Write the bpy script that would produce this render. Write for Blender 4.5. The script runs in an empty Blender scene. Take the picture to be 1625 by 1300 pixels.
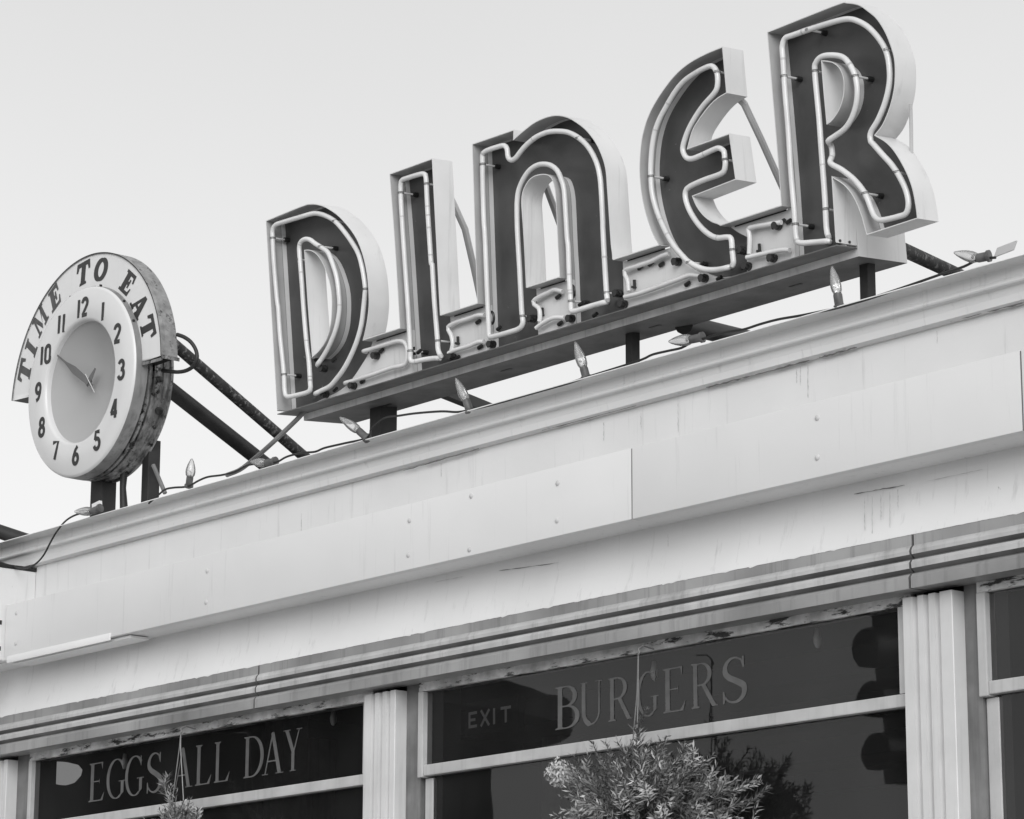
import bpy, bmesh, math, random
from mathutils import Vector, Matrix
from mathutils.geometry import tessellate_polygon
random.seed(7)
R = math.radians
SC = bpy.context.scene
COL = SC.collection

# ------------------------------------------------------------------ camera
F_PX, W_PX, H_PX = 4853.3, 1625.0, 1300.0
AZ, PT, RO = R(40.156), R(13.729), R(0.203)
hd = Vector((-math.cos(AZ), math.sin(AZ), 0)); rt = Vector((math.sin(AZ), math.cos(AZ), 0)); up = Vector((0, 0, 1))
FW = hd*math.cos(PT) + up*math.sin(PT)
UP0 = -hd*math.sin(PT) + up*math.cos(PT)
RT = rt*math.cos(RO) + UP0*math.sin(RO)
UPV = -rt*math.sin(RO) + UP0*math.cos(RO)
CAM = Vector((9.2*math.cos(AZ), -9.2*math.sin(AZ), 1.6))
cd = bpy.data.cameras.new('camera'); cam = bpy.data.objects.new('camera', cd); COL.objects.link(cam)
m = Matrix((RT, UPV, -FW)).transposed().to_4x4(); m.translation = CAM
cam.matrix_world = m
cd.sensor_width = 36; cd.sensor_fit = 'HORIZONTAL'; cd.lens = F_PX/W_PX*36
cd.clip_start = 0.1; cd.clip_end = 3000
SC.camera = cam

def ray(u, v): return FW + RT*((u-W_PX/2)/F_PX) - UPV*((v-H_PX/2)/F_PX)
def on(u, v, y):                       # survey point: sight line met with the vertical plane Y = y
    d = ray(u, v); return CAM + d*((y-CAM.y)/d.y)
def onp(u, v, p0, n):
    d = ray(u, v); return CAM + d*((p0-CAM).dot(n)/d.dot(n))

# ------------------------------------------------------------------ materials (all neutral: the place is seen in black and white)
MATS = {}
def mat(name, c, rough=.5, var=.12, scale=9., spec=.5, metal=0., streak=0., bump=0., spots=0., spotc=.05, spotscale=30., smin=.52, sx=1., dent=0.):
    if name in MATS: return MATS[name]
    M = bpy.data.materials.new(name); M.use_nodes = True; nt = M.node_tree; N = nt.nodes; L = nt.links
    b = N['Principled BSDF']; b.inputs['Roughness'].default_value = rough
    b.inputs['Specular IOR Level'].default_value = spec; b.inputs['Metallic'].default_value = metal
    tc = N.new('ShaderNodeTexCoord')
    no = N.new('ShaderNodeTexNoise'); no.inputs['Scale'].default_value = scale; no.inputs['Detail'].default_value = 6
    L.new(tc.outputs['Object'], no.inputs['Vector'])
    mr = N.new('ShaderNodeMapRange'); mr.inputs['From Min'].default_value = .3; mr.inputs['From Max'].default_value = .7
    mr.inputs['To Min'].default_value = c*(1-var); mr.inputs['To Max'].default_value = c*(1+var*.6)
    L.new(no.outputs['Fac'], mr.inputs['Value'])
    val = mr.outputs['Result']
    def mul(a, fac):
        x = N.new('ShaderNodeMath'); x.operation = 'MULTIPLY'; L.new(a, x.inputs[0]); L.new(fac, x.inputs[1]); return x.outputs[0]
    if streak:
        mp = N.new('ShaderNodeMapping'); mp.inputs['Scale'].default_value = (26, 26, 1.6); L.new(tc.outputs['Object'], mp.inputs['Vector'])
        n2 = N.new('ShaderNodeTexNoise'); n2.inputs['Scale'].default_value = 1.3; n2.inputs['Detail'].default_value = 7; n2.inputs['Roughness'].default_value = .65
        L.new(mp.outputs['Vector'], n2.inputs['Vector'])
        m2 = N.new('ShaderNodeMapRange'); m2.inputs['From Min'].default_value = smin; m2.inputs['From Max'].default_value = smin+.2
        m2.inputs['To Min'].default_value = 1.; m2.inputs['To Max'].default_value = 1-streak
        L.new(n2.outputs['Fac'], m2.inputs['Value']); val = mul(val, m2.outputs['Result'])
    if spots:
        n3 = N.new('ShaderNodeTexNoise'); n3.inputs['Scale'].default_value = spotscale; n3.inputs['Detail'].default_value = 8; n3.inputs['Roughness'].default_value = .7
        mp3 = N.new('ShaderNodeMapping'); mp3.inputs['Scale'].default_value = (sx, 1, 1); L.new(tc.outputs['Object'], mp3.inputs['Vector']); L.new(mp3.outputs['Vector'], n3.inputs['Vector'])
        m3 = N.new('ShaderNodeMapRange'); m3.inputs['From Min'].default_value = 1-spots-.03; m3.inputs['From Max'].default_value = 1-spots+.03
        L.new(n3.outputs['Fac'], m3.inputs['Value'])
        mx = N.new('ShaderNodeMix'); mx.data_type = 'FLOAT'; L.new(m3.outputs['Result'], mx.inputs[0]); L.new(val, mx.inputs[2]); mx.inputs[3].default_value = spotc
        val = mx.outputs[0]
    cb = N.new('ShaderNodeCombineColor')
    for k in range(3): L.new(val, cb.inputs[k])
    L.new(cb.outputs[0], b.inputs['Base Color'])
    if bump:
        bp = N.new('ShaderNodeBump'); bp.inputs['Strength'].default_value = bump; bp.inputs['Distance'].default_value = .004
        n4 = N.new('ShaderNodeTexNoise'); n4.inputs['Scale'].default_value = 60; n4.inputs['Detail'].default_value = 5
        L.new(tc.outputs['Object'], n4.inputs['Vector']); L.new(n4.outputs['Fac'], bp.inputs['Height']); L.new(bp.outputs['Normal'], b.inputs['Normal'])
    if dent:
        nd = N.new('ShaderNodeTexNoise'); nd.inputs['Scale'].default_value = 2.6; nd.inputs['Detail'].default_value = 2; L.new(tc.outputs['Object'], nd.inputs['Vector'])
        b2 = N.new('ShaderNodeBump'); b2.inputs['Strength'].default_value = dent; b2.inputs['Distance'].default_value = .05; L.new(nd.outputs['Fac'], b2.inputs['Height'])
        if bump: L.new(b2.outputs['Normal'], bp.inputs['Normal'])
        else: L.new(b2.outputs['Normal'], b.inputs['Normal'])
    MATS[name] = M; return M
def glass_mat(name, tint=.8, ior=1.45, rough=0., body=0., bodyc=.6, boost=1.):
    M = bpy.data.materials.new(name); M.use_nodes = True; nt = M.node_tree; N = nt.nodes; L = nt.links
    for n in list(N):
        if n.type != 'OUTPUT_MATERIAL': N.remove(n)
    out = [n for n in N][0]
    t = N.new('ShaderNodeBsdfTransparent'); t.inputs[0].default_value = (tint, tint, tint, 1)
    g = N.new('ShaderNodeBsdfGlossy'); g.inputs['Roughness'].default_value = rough; g.inputs['Color'].default_value = (.92, .92, .92, 1)
    f = N.new('ShaderNodeFresnel'); f.inputs['IOR'].default_value = ior
    if boost != 1.:
        ml = N.new('ShaderNodeMath'); ml.operation = 'MULTIPLY'; ml.inputs[1].default_value = boost; ml.use_clamp = True
        L.new(f.outputs[0], ml.inputs[0]); fo = ml.outputs[0]
    else: fo = f.outputs[0]
    x = N.new('ShaderNodeMixShader'); L.new(fo, x.inputs[0]); L.new(g.outputs[0], x.inputs[2])
    src = t.outputs[0]
    if body:
        d = N.new('ShaderNodeBsdfDiffuse'); d.inputs[0].default_value = (bodyc,)*3+(1,)
        y = N.new('ShaderNodeMixShader'); y.inputs[0].default_value = body; L.new(src, y.inputs[1]); L.new(d.outputs[0], y.inputs[2]); src = y.outputs[0]
    L.new(src, x.inputs[1]); L.new(x.outputs[0], out.inputs[0])
    MATS[name] = M; return M
def emit_mat(name, c, s):
    M = bpy.data.materials.new(name); M.use_nodes = True; b = M.node_tree.nodes['Principled BSDF']
    b.inputs['Base Color'].default_value = (c, c, c, 1); b.inputs['Emission Color'].default_value = (1, 1, 1, 1); b.inputs['Emission Strength'].default_value = s
    return M

WHITE = mat('white_paint', .76, .42, .05, 3., streak=.0, bump=.05)
WHITE_DIRTY = mat('weathered_white_paint', .75, .45, .07, 2.2, streak=.26, bump=.08, smin=.575, spots=.27, spotc=.34, spotscale=24., dent=.10)
FASCIA_M = mat('fascia_paint', .69, .38, .05, 1.6, streak=.20, bump=.04, smin=.60, spots=.255, spotc=.36, spotscale=20., dent=.14)
SIGN_WHITE = mat('sign_white_enamel', .66, .3, .09, 5., streak=.22, smin=.565, spots=.28, spotc=.22, spotscale=30., dent=.12)
SIGN_GREY = mat('sign_grey_enamel', .46, .4, .12, 8., streak=.1)
SIGN_INNER = mat('sign_inner_enamel', .70, .35, .08, 7.)
SIGN_FACE = mat('sign_dark_face', .068, .4, .35, 7., spots=.31, spotc=.2, spotscale=38.)
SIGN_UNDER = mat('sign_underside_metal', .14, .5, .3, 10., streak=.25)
SIGN_STRIP = mat('sign_base_strip', .78, .5, .2, 12., streak=.3)
TUBE = mat('neon_tube_glass', .70, .24, .12, 9., spec=.6, spots=.24, spotc=.3, spotscale=22.)
BLACK = mat('black_bakelite', .018, .35, .2, 20.)
METAL_TRIM = mat('trim_metal', .33, .38, .5, 1.6, spec=.5, metal=.15, streak=.3, bump=.12)
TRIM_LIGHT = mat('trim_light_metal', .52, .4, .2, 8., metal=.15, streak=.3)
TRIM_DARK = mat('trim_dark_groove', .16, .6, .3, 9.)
PEEL = mat('peeling_header_paint', .66, .7, .4, 16., bump=.6, spots=.445, spotc=.045, spotscale=34., sx=.22)
FRAME_M = mat('window_frame_paint', .48, .45, .14, 10., streak=.2, bump=.1)
JAMB = mat('grey_jamb', .17, .55, .4, 9., streak=.35)
PILAST = mat('pilaster_paint', .62, .42, .1, 6., streak=.15, bump=.06)
RUST = mat('rusty_pipe', .04, .75, .6, 25., bump=.9, spots=.43, spotc=.17, spotscale=55.)
PIPE_DARK = mat('dark_pipe', .022, .55, .4, 12.)
ROD = mat('grey_rod', .16, .5, .25, 14., bump=.3)
STRUT = mat('grey_strut', .50, .5, .1, 8.)
POST = mat('black_post', .022, .6, .6, 9., streak=.3, spots=.3, spotc=.09)
CLOCK_W = mat('clock_white_enamel', .66, .25, .05, 4.)
BOWL = mat('clock_dial_glass', .36, .3, .05, 3., spec=.3)
RIM_G = mat('clock_rim_grey', .24, .4, .3, 8., streak=.5, smin=.5)
BANNER = mat('banner_white', .70, .4, .04, 4., streak=.05)
BANNER_EDGE = mat('banner_worn_edge', .27, .5, .4, 26., bump=.8, spots=.40, spotc=.05, spotscale=36.)
CASE = mat('clock_case_metal', .30, .32, .6, 16., metal=.5, streak=.75, bump=.4, smin=.46, spots=.41, spotc=.02, spotscale=24.)
INK = mat('black_lettering', .022, .4, .2, 30.)
INK_GREY = mat('grey_lettering', .075, .5, .3, 30.)
HANDM = mat('clock_hand_grey', .13, .5, .15, 20.)
CORD = mat('black_cord', .02, .5, .2, 30.)
SOCKET = mat('bulb_socket', .11, .5, .4, 40.)
GOLD = mat('window_letter_paint', .10, .5, .25, 25.)
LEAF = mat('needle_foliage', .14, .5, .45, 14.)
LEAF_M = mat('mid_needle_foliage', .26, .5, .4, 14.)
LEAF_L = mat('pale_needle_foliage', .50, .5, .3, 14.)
TWIG = mat('twig_bark', .06, .7, .3, 20.)
BASKET = mat('basket_fibre', .07, .9, .4, 40., bump=1.)
WIREM = mat('hanger_wire', .22, .4, .2, 20., metal=.4)
BOLT_M = mat('bolt_paint', .55, .5, .1, 40.)
STAIN = mat('water_stain', .56, .6, .25, 30.)
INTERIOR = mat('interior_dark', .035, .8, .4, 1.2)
ASPHALT = mat('asphalt', .11, .9, .3, 5., bump=.4)
CONCRETE = mat('pavement_concrete', .42, .85, .15, 3., bump=.3)
GROUND_M = mat('ground_grey', .28, .9, .2, .6)
BRICK = mat('far_brick', .035, .9, .4, 6.)
FARTRIM = mat('far_trim', .05, .7, .3, 5.)
ROOFM = mat('roof_felt', .10, .9, .3, 6.)
GLASS = glass_mat('window_glass', .8, 1.46, .012, body=.03, bodyc=.5)
def dust(M):
    nt = M.node_tree; N = nt.nodes; L = nt.links
    y = [n for n in N if n.type == 'MIX_SHADER' and any(l.from_node.type == 'BSDF_DIFFUSE' for l in n.inputs[2].links)][0]
    tc = N.new('ShaderNodeTexCoord'); no = N.new('ShaderNodeTexNoise'); no.inputs['Scale'].default_value = 1.7; no.inputs['Detail'].default_value = 7; L.new(tc.outputs['Object'], no.inputs['Vector'])
    mr = N.new('ShaderNodeMapRange'); mr.inputs['From Min'].default_value = .3; mr.inputs['From Max'].default_value = .75; mr.inputs['To Min'].default_value = .008; mr.inputs['To Max'].default_value = .042
    L.new(no.outputs['Fac'], mr.inputs['Value']); L.new(mr.outputs[0], y.inputs[0])
    n2 = N.new('ShaderNodeTexNoise'); n2.inputs['Scale'].default_value = 2.2; L.new(tc.outputs['Object'], n2.inputs['Vector'])
    bp = N.new('ShaderNodeBump'); bp.inputs['Strength'].default_value = .09; bp.inputs['Distance'].default_value = .01; L.new(n2.outputs['Fac'], bp.inputs['Height'])
    for n in N:
        if n.type == 'BSDF_GLOSSY': L.new(bp.outputs['Normal'], n.inputs['Normal'])
dust(GLASS)
BULB = glass_mat('frosted_bulb_glass', .93, 1.5, .08, body=.30, bodyc=.7)
FIL = mat('bulb_bright_foil', .8, .12, .1, 60., metal=.9, spots=.5, spotc=.05, spotscale=160.)

# ------------------------------------------------------------------ object helpers
def thing(name, label, cat, loc=(0, 0, 0), group=None):
    o = bpy.data.objects.new(name, None); COL.objects.link(o); o.location = loc; o.empty_display_size = .1
    o['label'] = label; o['category'] = cat
    if group: o['group'] = group
    return o
def root_loc(p):
    l = Vector((0, 0, 0))
    while p is not None: l += p.location; p = p.parent
    return l
def obj(name, bm, mats, parent=None, smooth=False, label=None, kind=None, recalc=True):
    if recalc: bmesh.ops.recalc_face_normals(bm, faces=bm.faces)
    l = root_loc(parent)
    if l.length: bmesh.ops.translate(bm, vec=-l, verts=bm.verts)
    me = bpy.data.meshes.new(name); bm.to_mesh(me); bm.free()
    for x in (mats if isinstance(mats, (list, tuple)) else [mats]): me.materials.append(x)
    if smooth:
        for p in me.polygons: p.use_smooth = True
        try: me.set_sharp_from_angle(angle=R(38))
        except Exception: pass
    o = bpy.data.objects.new(name, me); COL.objects.link(o)
    if parent: o.parent = parent
    if label: o['label'] = label
    if kind: o['kind'] = kind
    return o
def face(bm, vs, mi=0):
    try:
        f = bm.faces.new(vs); f.material_index = mi; return f
    except ValueError: return None
def quad(bm, a, b, c, d, mi=0): return face(bm, [bm.verts.new(Vector(p)) for p in (a, b, c, d)], mi)
def box(bm, x0, x1, y0, y1, z0, z1, mi=0, bev=0.):
    vs = [bm.verts.new((x, y, z)) for x in (x0, x1) for y in (y0, y1) for z in (z0, z1)]
    fs = []
    for idx in ((0, 1, 3, 2), (4, 6, 7, 5), (0, 4, 5, 1), (2, 3, 7, 6), (0, 2, 6, 4), (1, 5, 7, 3)):
        fs.append(face(bm, [vs[i] for i in idx], mi))
    if bev:
        es = list({e for f in fs for e in f.edges})
        bmesh.ops.bevel(bm, geom=es, offset=bev, segments=2, affect='EDGES', profile=.6)
def obox(bm, o, ax, ay, az, mi=0):     # box from a corner and three edge vectors
    o, ax, ay, az = map(Vector, (o, ax, ay, az))
    v = [bm.verts.new(o + ax*i + ay*j + az*k) for i in (0, 1) for j in (0, 1) for k in (0, 1)]
    for idx in ((0, 1, 3, 2), (4, 6, 7, 5), (0, 4, 5, 1), (2, 3, 7, 6), (0, 2, 6, 4), (1, 5, 7, 3)): face(bm, [v[i] for i in idx], mi)
def catmull(P, step=.006, closed=False):
    P = [Vector(p) for p in P]
    if len(P) < 3: return P
    out = []
    n = len(P)
    for i in range(n-1):
        p0 = P[i-1] if i > 0 else P[0]*2-P[1]; p1 = P[i]; p2 = P[i+1]; p3 = P[i+2] if i+2 < n else P[-1]*2-P[-2]
        k = max(1, int((p2-p1).length/step))
        k = min(k, 12)
        for j in range(k):
            t = j/k
            out.append(.5*((2*p1) + (p2-p0)*t + (2*p0-5*p1+4*p2-p3)*t*t + (3*p1-p0-3*p2+p3)*t**3))
    out.append(P[-1]); return out
def tube(bm, P, r, n=10, mi=0, caps=True, flat=None):
    P = [Vector(p) for p in P]
    Q = [P[0]]
    for p in P[1:]:
        if (p-Q[-1]).length > 1e-5: Q.append(p)
    P = Q
    T = []
    for i in range(len(P)):
        t = (P[min(i+1, len(P)-1)]-P[max(i-1, 0)])
        T.append(t.normalized() if t.length > 1e-9 else T[-1])
    a = T[0].orthogonal().normalized(); rings = []
    for i, p in enumerate(P):
        a = (a - T[i]*a.dot(T[i])).normalized(); b = T[i].cross(a)
        rr = r[i] if isinstance(r, (list, tuple)) else r
        rings.append([bm.verts.new(p + (a*math.cos(2*math.pi*k/n) + b*math.sin(2*math.pi*k/n))*rr) for k in range(n)])
    for i in range(len(rings)-1):
        for k in range(n): face(bm, [rings[i][k], rings[i][(k+1) % n], rings[i+1][(k+1) % n], rings[i+1][k]], mi)
    if caps: face(bm, rings[0][::-1], mi); face(bm, rings[-1], mi)
def lathe(bm, c, axis, prof, n=48, mi=0, ref=None, a0=0., a1=2*math.pi):   # prof: (radius, offset along axis[, material])
    axis = Vector(axis).normalized(); a = Vector(ref) if ref else axis.orthogonal().normalized(); b = axis.cross(a)
    full = abs(a1-a0-2*math.pi) < 1e-6
    rings = []
    for pr in prof:
        r, w = pr[0], pr[1]
        if r < 1e-6: rings.append([bm.verts.new(Vector(c)+axis*w)]); continue
        cnt = n if full else n+1
        rings.append([bm.verts.new(Vector(c)+axis*w+(a*math.cos(a0+(a1-a0)*k/n)+b*math.sin(a0+(a1-a0)*k/n))*r) for k in range(cnt)])
    for i in range(len(rings)-1):
        A, B = rings[i], rings[i+1]; q = prof[i+1][2] if len(prof[i+1]) > 2 else mi
        for k in range(n):
            k2 = (k+1) % n if full else k+1
            if len(A) == 1 and len(B) == 1: continue
            if len(A) == 1: face(bm, [A[0], B[k], B[k2]], q)
            elif len(B) == 1: face(bm, [A[k], A[k2], B[0]], q)
            else: face(bm, [A[k], A[k2], B[k2], B[k]], q)
def prism(bm, loops, fr, w0, w1, mi=0, mi_side=None, sides=True):   # 2D loops (outer + holes) extruded; fr(u, v, w) -> world
    mi_side = mi if mi_side is None else mi_side
    flat = [p for l in loops for p in l]
    tris = tessellate_polygon([[Vector((p[0], p[1], 0)) for p in l] for l in loops])
    A = [bm.verts.new(fr(p[0], p[1], w0)) for p in flat]; B = [bm.verts.new(fr(p[0], p[1], w1)) for p in flat]
    for t in tris: face(bm, [A[i] for i in t], mi); face(bm, [B[i] for i in reversed(t)], mi)
    if sides:
        k = 0
        for l in loops:
            for i in range(len(l)):
                j = (i+1) % len(l); face(bm, [A[k+i], A[k+j], B[k+j], B[k+i]], mi_side)
            k += len(l)

# ------------------------------------------------------------------ world + sun
w = bpy.data.worlds.new('World'); SC.world = w; w.use_nodes = True
nt = w.node_tree; N = nt.nodes; L = nt.links; bg = N['Background']
SUN_EL, SUN_AZ = R(23), Vector((.75, -.66, 0)).normalized()
sky = N.new('ShaderNodeTexSky'); sky.sky_type = 'NISHITA'; sky.sun_disc = False; sky.sun_elevation = SUN_EL
sky.sun_rotation = math.atan2(SUN_AZ.x, SUN_AZ.y); sky.dust_density = 6.; sky.air_density = 1.; sky.ozone_density = 1.
bw = N.new('ShaderNodeRGBToBW'); L.new(sky.outputs[0], bw.inputs[0]); tcw = N.new('ShaderNodeTexCoord'); sxyz = N.new('ShaderNodeSeparateXYZ'); L.new(tcw.outputs['Generated'], sxyz.inputs[0])
veil = N.new('ShaderNodeMapRange'); veil.inputs['From Min'].default_value = .12; veil.inputs['From Max'].default_value = .42   # bright thin overcast, whiter towards the horizon
veil.inputs['To Min'].default_value = 8.2; veil.inputs['To Max'].default_value = 5.9; L.new(sxyz.outputs['Z'], veil.inputs['Value'])
vmx = N.new('ShaderNodeMix'); vmx.data_type = 'FLOAT'; vmx.inputs[0].default_value = .82; L.new(bw.outputs[0], vmx.inputs[2]); 
cn_ = N.new('ShaderNodeTexNoise'); cn_.inputs['Scale'].default_value = 3.5; cn_.inputs['Detail'].default_value = 4; L.new(tcw.outputs['Generated'], cn_.inputs['Vector'])
cm_ = N.new('ShaderNodeMapRange'); cm_.inputs['To Min'].default_value = .94; cm_.inputs['To Max'].default_value = 1.06; L.new(cn_.outputs['Fac'], cm_.inputs['Value'])
cx2 = N.new('ShaderNodeMath'); cx2.operation = 'MULTIPLY'; L.new(veil.outputs[0], cx2.inputs[0]); L.new(cm_.outputs[0], cx2.inputs[1]); L.new(cx2.outputs[0], vmx.inputs[3])
L.new(vmx.outputs[0], bg.inputs[0]); bg.inputs[1].default_value = .110
sl = bpy.data.lights.new('sun', 'SUN'); sl.energy = 1.35; sl.angle = R(40); sl.color = (1, 1, 1)
so = bpy.data.objects.new('sun', sl); COL.objects.link(so)
sd = SUN_AZ*math.cos(SUN_EL) + up*math.sin(SUN_EL); so.rotation_euler = sd.to_track_quat('Z', 'Y').to_euler(); so.location = sd*50
SC.view_settings.view_transform = 'Standard'; SC.view_settings.look = 'None'; SC.view_settings.gamma = 1; SC.view_settings.exposure = .3

# ------------------------------------------------------------------ facade survey: heights read on each plane
U0 = 962.
def zat(v, y): return on(U0, v, y).z
Y_FR, Y_GL, Y_HD = 0.0, .045, .03
z_soffit = zat(854.5, Y_FR)
lo, hi = -.4, 0.
for _ in range(50):
    mid = (lo+hi)/2
    if zat(833.2, mid) > z_soffit: lo, hi = lo, mid
    else: lo = mid
    if False: pass
Y_FA = min(range(-4000, 0), key=lambda k: abs(zat(833.2, k/10000.)-z_soffit))/10000.
print('fascia plane', Y_FA, 'soffit z', z_soffit)
XL, XR = -4.6, 5.2       # facade ends (left end beyond the frame)
z_fb, z_ft = z_soffit, zat(720.9, Y_FA)
z_tt = zat(945.4, -.035)          # trim top
z_tb = zat(1022., -.05)           # trim bottom
print('trim', z_tt, z_tb, 'fascia', z_fb, z_ft)
bld = thing('diner_building', 'white painted roadside diner front with fluted pilasters, grey metal trim and large dark windows', 'building', (0, 0, 0))

# profiled strips along X
def strip(bm, prof, x0, x1, mats=None, close=True):
    for i in range(len(prof)-1):
        (y0, z0), (y1, z1) = prof[i], prof[i+1]
        quad(bm, (x0, y0, z0), (x1, y0, z0), (x1, y1, z1), (x0, y1, z1), mats[i] if mats else 0)
    if close:
        for x in (x0, x1):
            f = face(bm, [bm.verts.new((x, y, z)) for y, z in prof], 2 if mats else 0)
# frieze, slightly coved down to the metal trim, and the upper frieze
bm = bmesh.new()
z_ct = zat(590, -.105)
prof = [(Y_FR, z_ct-.02), (Y_FR, z_soffit+.001)]
strip(bm, prof, XL, XR, close=False)
cv = []
for k in range(9):
    t = k/8; cv.append((Y_FR-.03*t*t, z_soffit+.001+(z_tt+.0005-z_soffit)*t))
strip(bm, cv, XL, XR, close=False)
quad(bm, (XL, -.03, z_tt), (XR, -.03, z_tt), (XR, .03, z_tt), (XL, .03, z_tt))
obj('frieze_wall', bm, WHITE_DIRTY, bld, smooth=True)
# crown cornice
bm = bmesh.new()
pr = [(Y_FR+.004, zat(657, -.012)), (-.012, zat(657, -.012)), (-.026, zat(652, -.026)), (-.029, zat(641, -.029)), (-.036, zat(630, -.036)), (-.044, zat(627.5, -.044)),
      (-.051, zat(625.5, -.051)), (-.054, zat(623, -.054)), (-.052, zat(620, -.052)), (-.046, zat(617, -.046)), (-.046, zat(606, -.046)), (-.049, zat(598.5, -.049)), (-.070, zat(594.5, -.070)), (-.100, zat(592, -.100)), (-.106, zat(590.8, -.106)), (-.105, zat(589.5, -.105)), (.25, zat(589.5, -.105)-.02)]
strip(bm, pr, XL, XR, close=False)
obj('cornice', bm, WHITE_DIRTY, bld, smooth=True)
# fascia boards with bolts
def xat(u, v, y): return on(u, v, y).x
xs = [xat(8, 1010, Y_FA), xat(1002.2, 765, Y_FA), xat(1621, 615, Y_FA), XR]
bolts = [(26, 973), (25, 1021), (329, 906), (327, 956), (650, 826), (648, 881), (748, 787), (745, 872), (885, 767), (884, 826), (1297, 663), (1297, 726)]
for i in range(3):
    bm = bmesh.new(); g = .0022 if i else 0
    box(bm, xs[i]+g, xs[i+1]-.0022, Y_FA, Y_FA+.03, z_fb, z_ft, bev=.003)
    fb = obj('fascia_board', bm, FASCIA_M, bld, smooth=True)
    for (u, v) in bolts:
        p = on(u, v, Y_FA)
        if xs[i] < p.x < xs[i+1]:
            b2 = bmesh.new(); lathe(b2, (p.x, Y_FA, p.z), (0, -1, 0), [(.0085, .0), (.0085, .0015), (.006, .0035), (.003, .0045), (0, .005)], 12)
            obj('bolt', b2, BOLT_M, fb, smooth=True)
bm = bmesh.new(); box(bm, xs[1]-.0022, xs[1]+.0022, Y_FA+.0015, Y_FA+.012, z_fb+.002, z_ft-.002); obj('joint', bm, JAMB, bld)
bm = bmesh.new(); box(bm, xs[2]-.0022, xs[2]+.0022, Y_FA+.0015, Y_FA+.012, z_fb+.002, z_ft-.002); obj('joint', bm, JAMB, bld)
def crack(P, y, wd, m_, seed):
    rn = random.Random(seed); Q = [on(u, v, y) for u, v in P]; Q = catmull(Q, .012) if len(Q) > 2 else [Q[0].lerp(Q[1], k/14) for k in range(15)]
    bm = bmesh.new(); prev = None
    for i, q in enumerate(Q):
        h = wd*rn.uniform(.3, 1.2)*(.4 if i in (0, len(Q)-1) else 1); o = rn.uniform(-.3, .3)*wd
        t = (Q[min(i+1, len(Q)-1)]-Q[max(i-1, 0)]).normalized(); n_ = Vector((-t.z, 0, t.x))
        cur = (bm.verts.new(q+n_*(o-h/2)), bm.verts.new(q+n_*(o+h/2)))
        if prev: face(bm, [prev[0], cur[0], cur[1], prev[1]])
        prev = cur
    obj('crack', bm, m_, bld, recalc=False)
crack([(1120, 615.5), (1190, 597), (1285, 572)], -.0145, .0045, JAMB, 1); crack([(1300, 568), (1360, 551)], -.0145, .005, JAMB, 2); crack([(640, 747), (760, 712)], -.0145, .004, JAMB, 3); crack([(1500, 511), (1625, 480)], -.0145, .006, JAMB, 4); crack([(860, 683.5), (1010, 643.5)], -.0145, .003, JAMB, 9)
crack([(792, 906), (886, 893)], -.0045, .002, JAMB, 5); crack([(690, 924), (735, 915)], -.0045, .0018, STAIN, 6); crack([(1355, 784), (1436, 770)], -.0045, .0028, JAMB, 7); crack([(1470, 764), (1560, 745)], -.0045, .002, STAIN, 8)
for k_, (u, v, l) in enumerate(((1270, 582, 30), (1282, 580, 52), (1264, 586, 22), (700, 735, 22), (478, 815, 30), (958, 670, 30), (1017, 655, 28), (1076, 640, 46), (1487, 525, 20))): crack([(u, v), (u+.2, v+l)], -.0008, .0035, STAIN, 20+k_)
for k_, (u, v, l) in enumerate(((1372, 790, 52), (1384, 788, 66), (1398, 785, 40), (1412, 780, 58), (1425, 776, 34), (1060, 848, 20))): crack([(u, v), (u+.2, v+l)], -.022, .0028, STAIN, 40+k_)
rn_ = random.Random(4); bm = bmesh.new(); prev = None; x_ = XL
while x_ < XR:              # ragged paint edge lapping over the metal
    h = rn_.uniform(.0002, .0013)+(rn_.uniform(.001, .0035) if rn_.random() < .12 else 0)
    cur = (bm.verts.new((x_, -.0372, z_tt+.0015)), bm.verts.new((x_, -.0372, z_tt-h)))
    if prev: face(bm, [prev[0], cur[0], cur[1], prev[1]])
    prev = cur; x_ += rn_.uniform(.006, .028)
obj('peeled_edge', bm, WHITE_DIRTY, bld, recalc=False)
bm = bmesh.new()
box(bm, XL, XR, Y_FA+.0305, Y_FR, z_fb+.001, z_fb+.012)
obj('soffit', bm, WHITE_DIRTY, bld)
# loose board patched under the left end of the fascia, its end split open
pa, pb = on(12, 1058, Y_FA), on(176, 1018, Y_FA)
bm = bmesh.new(); box(bm, pa.x, pb.x, Y_FA-.006, Y_FA+.0, z_fb-.013, z_fb+.014, bev=.003)
pc = on(232, 1030, Y_FA+.09); box(bm, pa.x, pc.x, Y_FA+.02, Y_FA+.10, z_fb-.012, z_fb-.002, bev=.001)
obj('patch_board', bm, WHITE, bld, smooth=True)
# end block closing the fascia at the left
pe = on(57, 925, Y_FR)
bm = bmesh.new(); zt = on(54, 909, Y_FR).z
box(bm, XL, pe.x, -.32, -.0006, z_fb+.004, zt, bev=.004)
for (u, v) in ((6, 989), (6, 1030)):
    q = on(u, v, Y_FA-.02); obox(bm, (pe.x-.002, q.y, q.z), (.004, 0, 0), (0, .012, 0), (0, 0, .016), 1)
obj('end_block', bm, [WHITE_DIRTY, BLACK], bld)
bm = bmesh.new(); box(bm, XL, pe.x+.004, -.30, -.001, zt+.001, zt+.014)
obj('crown_gap_shadow', bm, BLACK, bld)  # solid black strip put in as the shadowed gap under the crown

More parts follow.
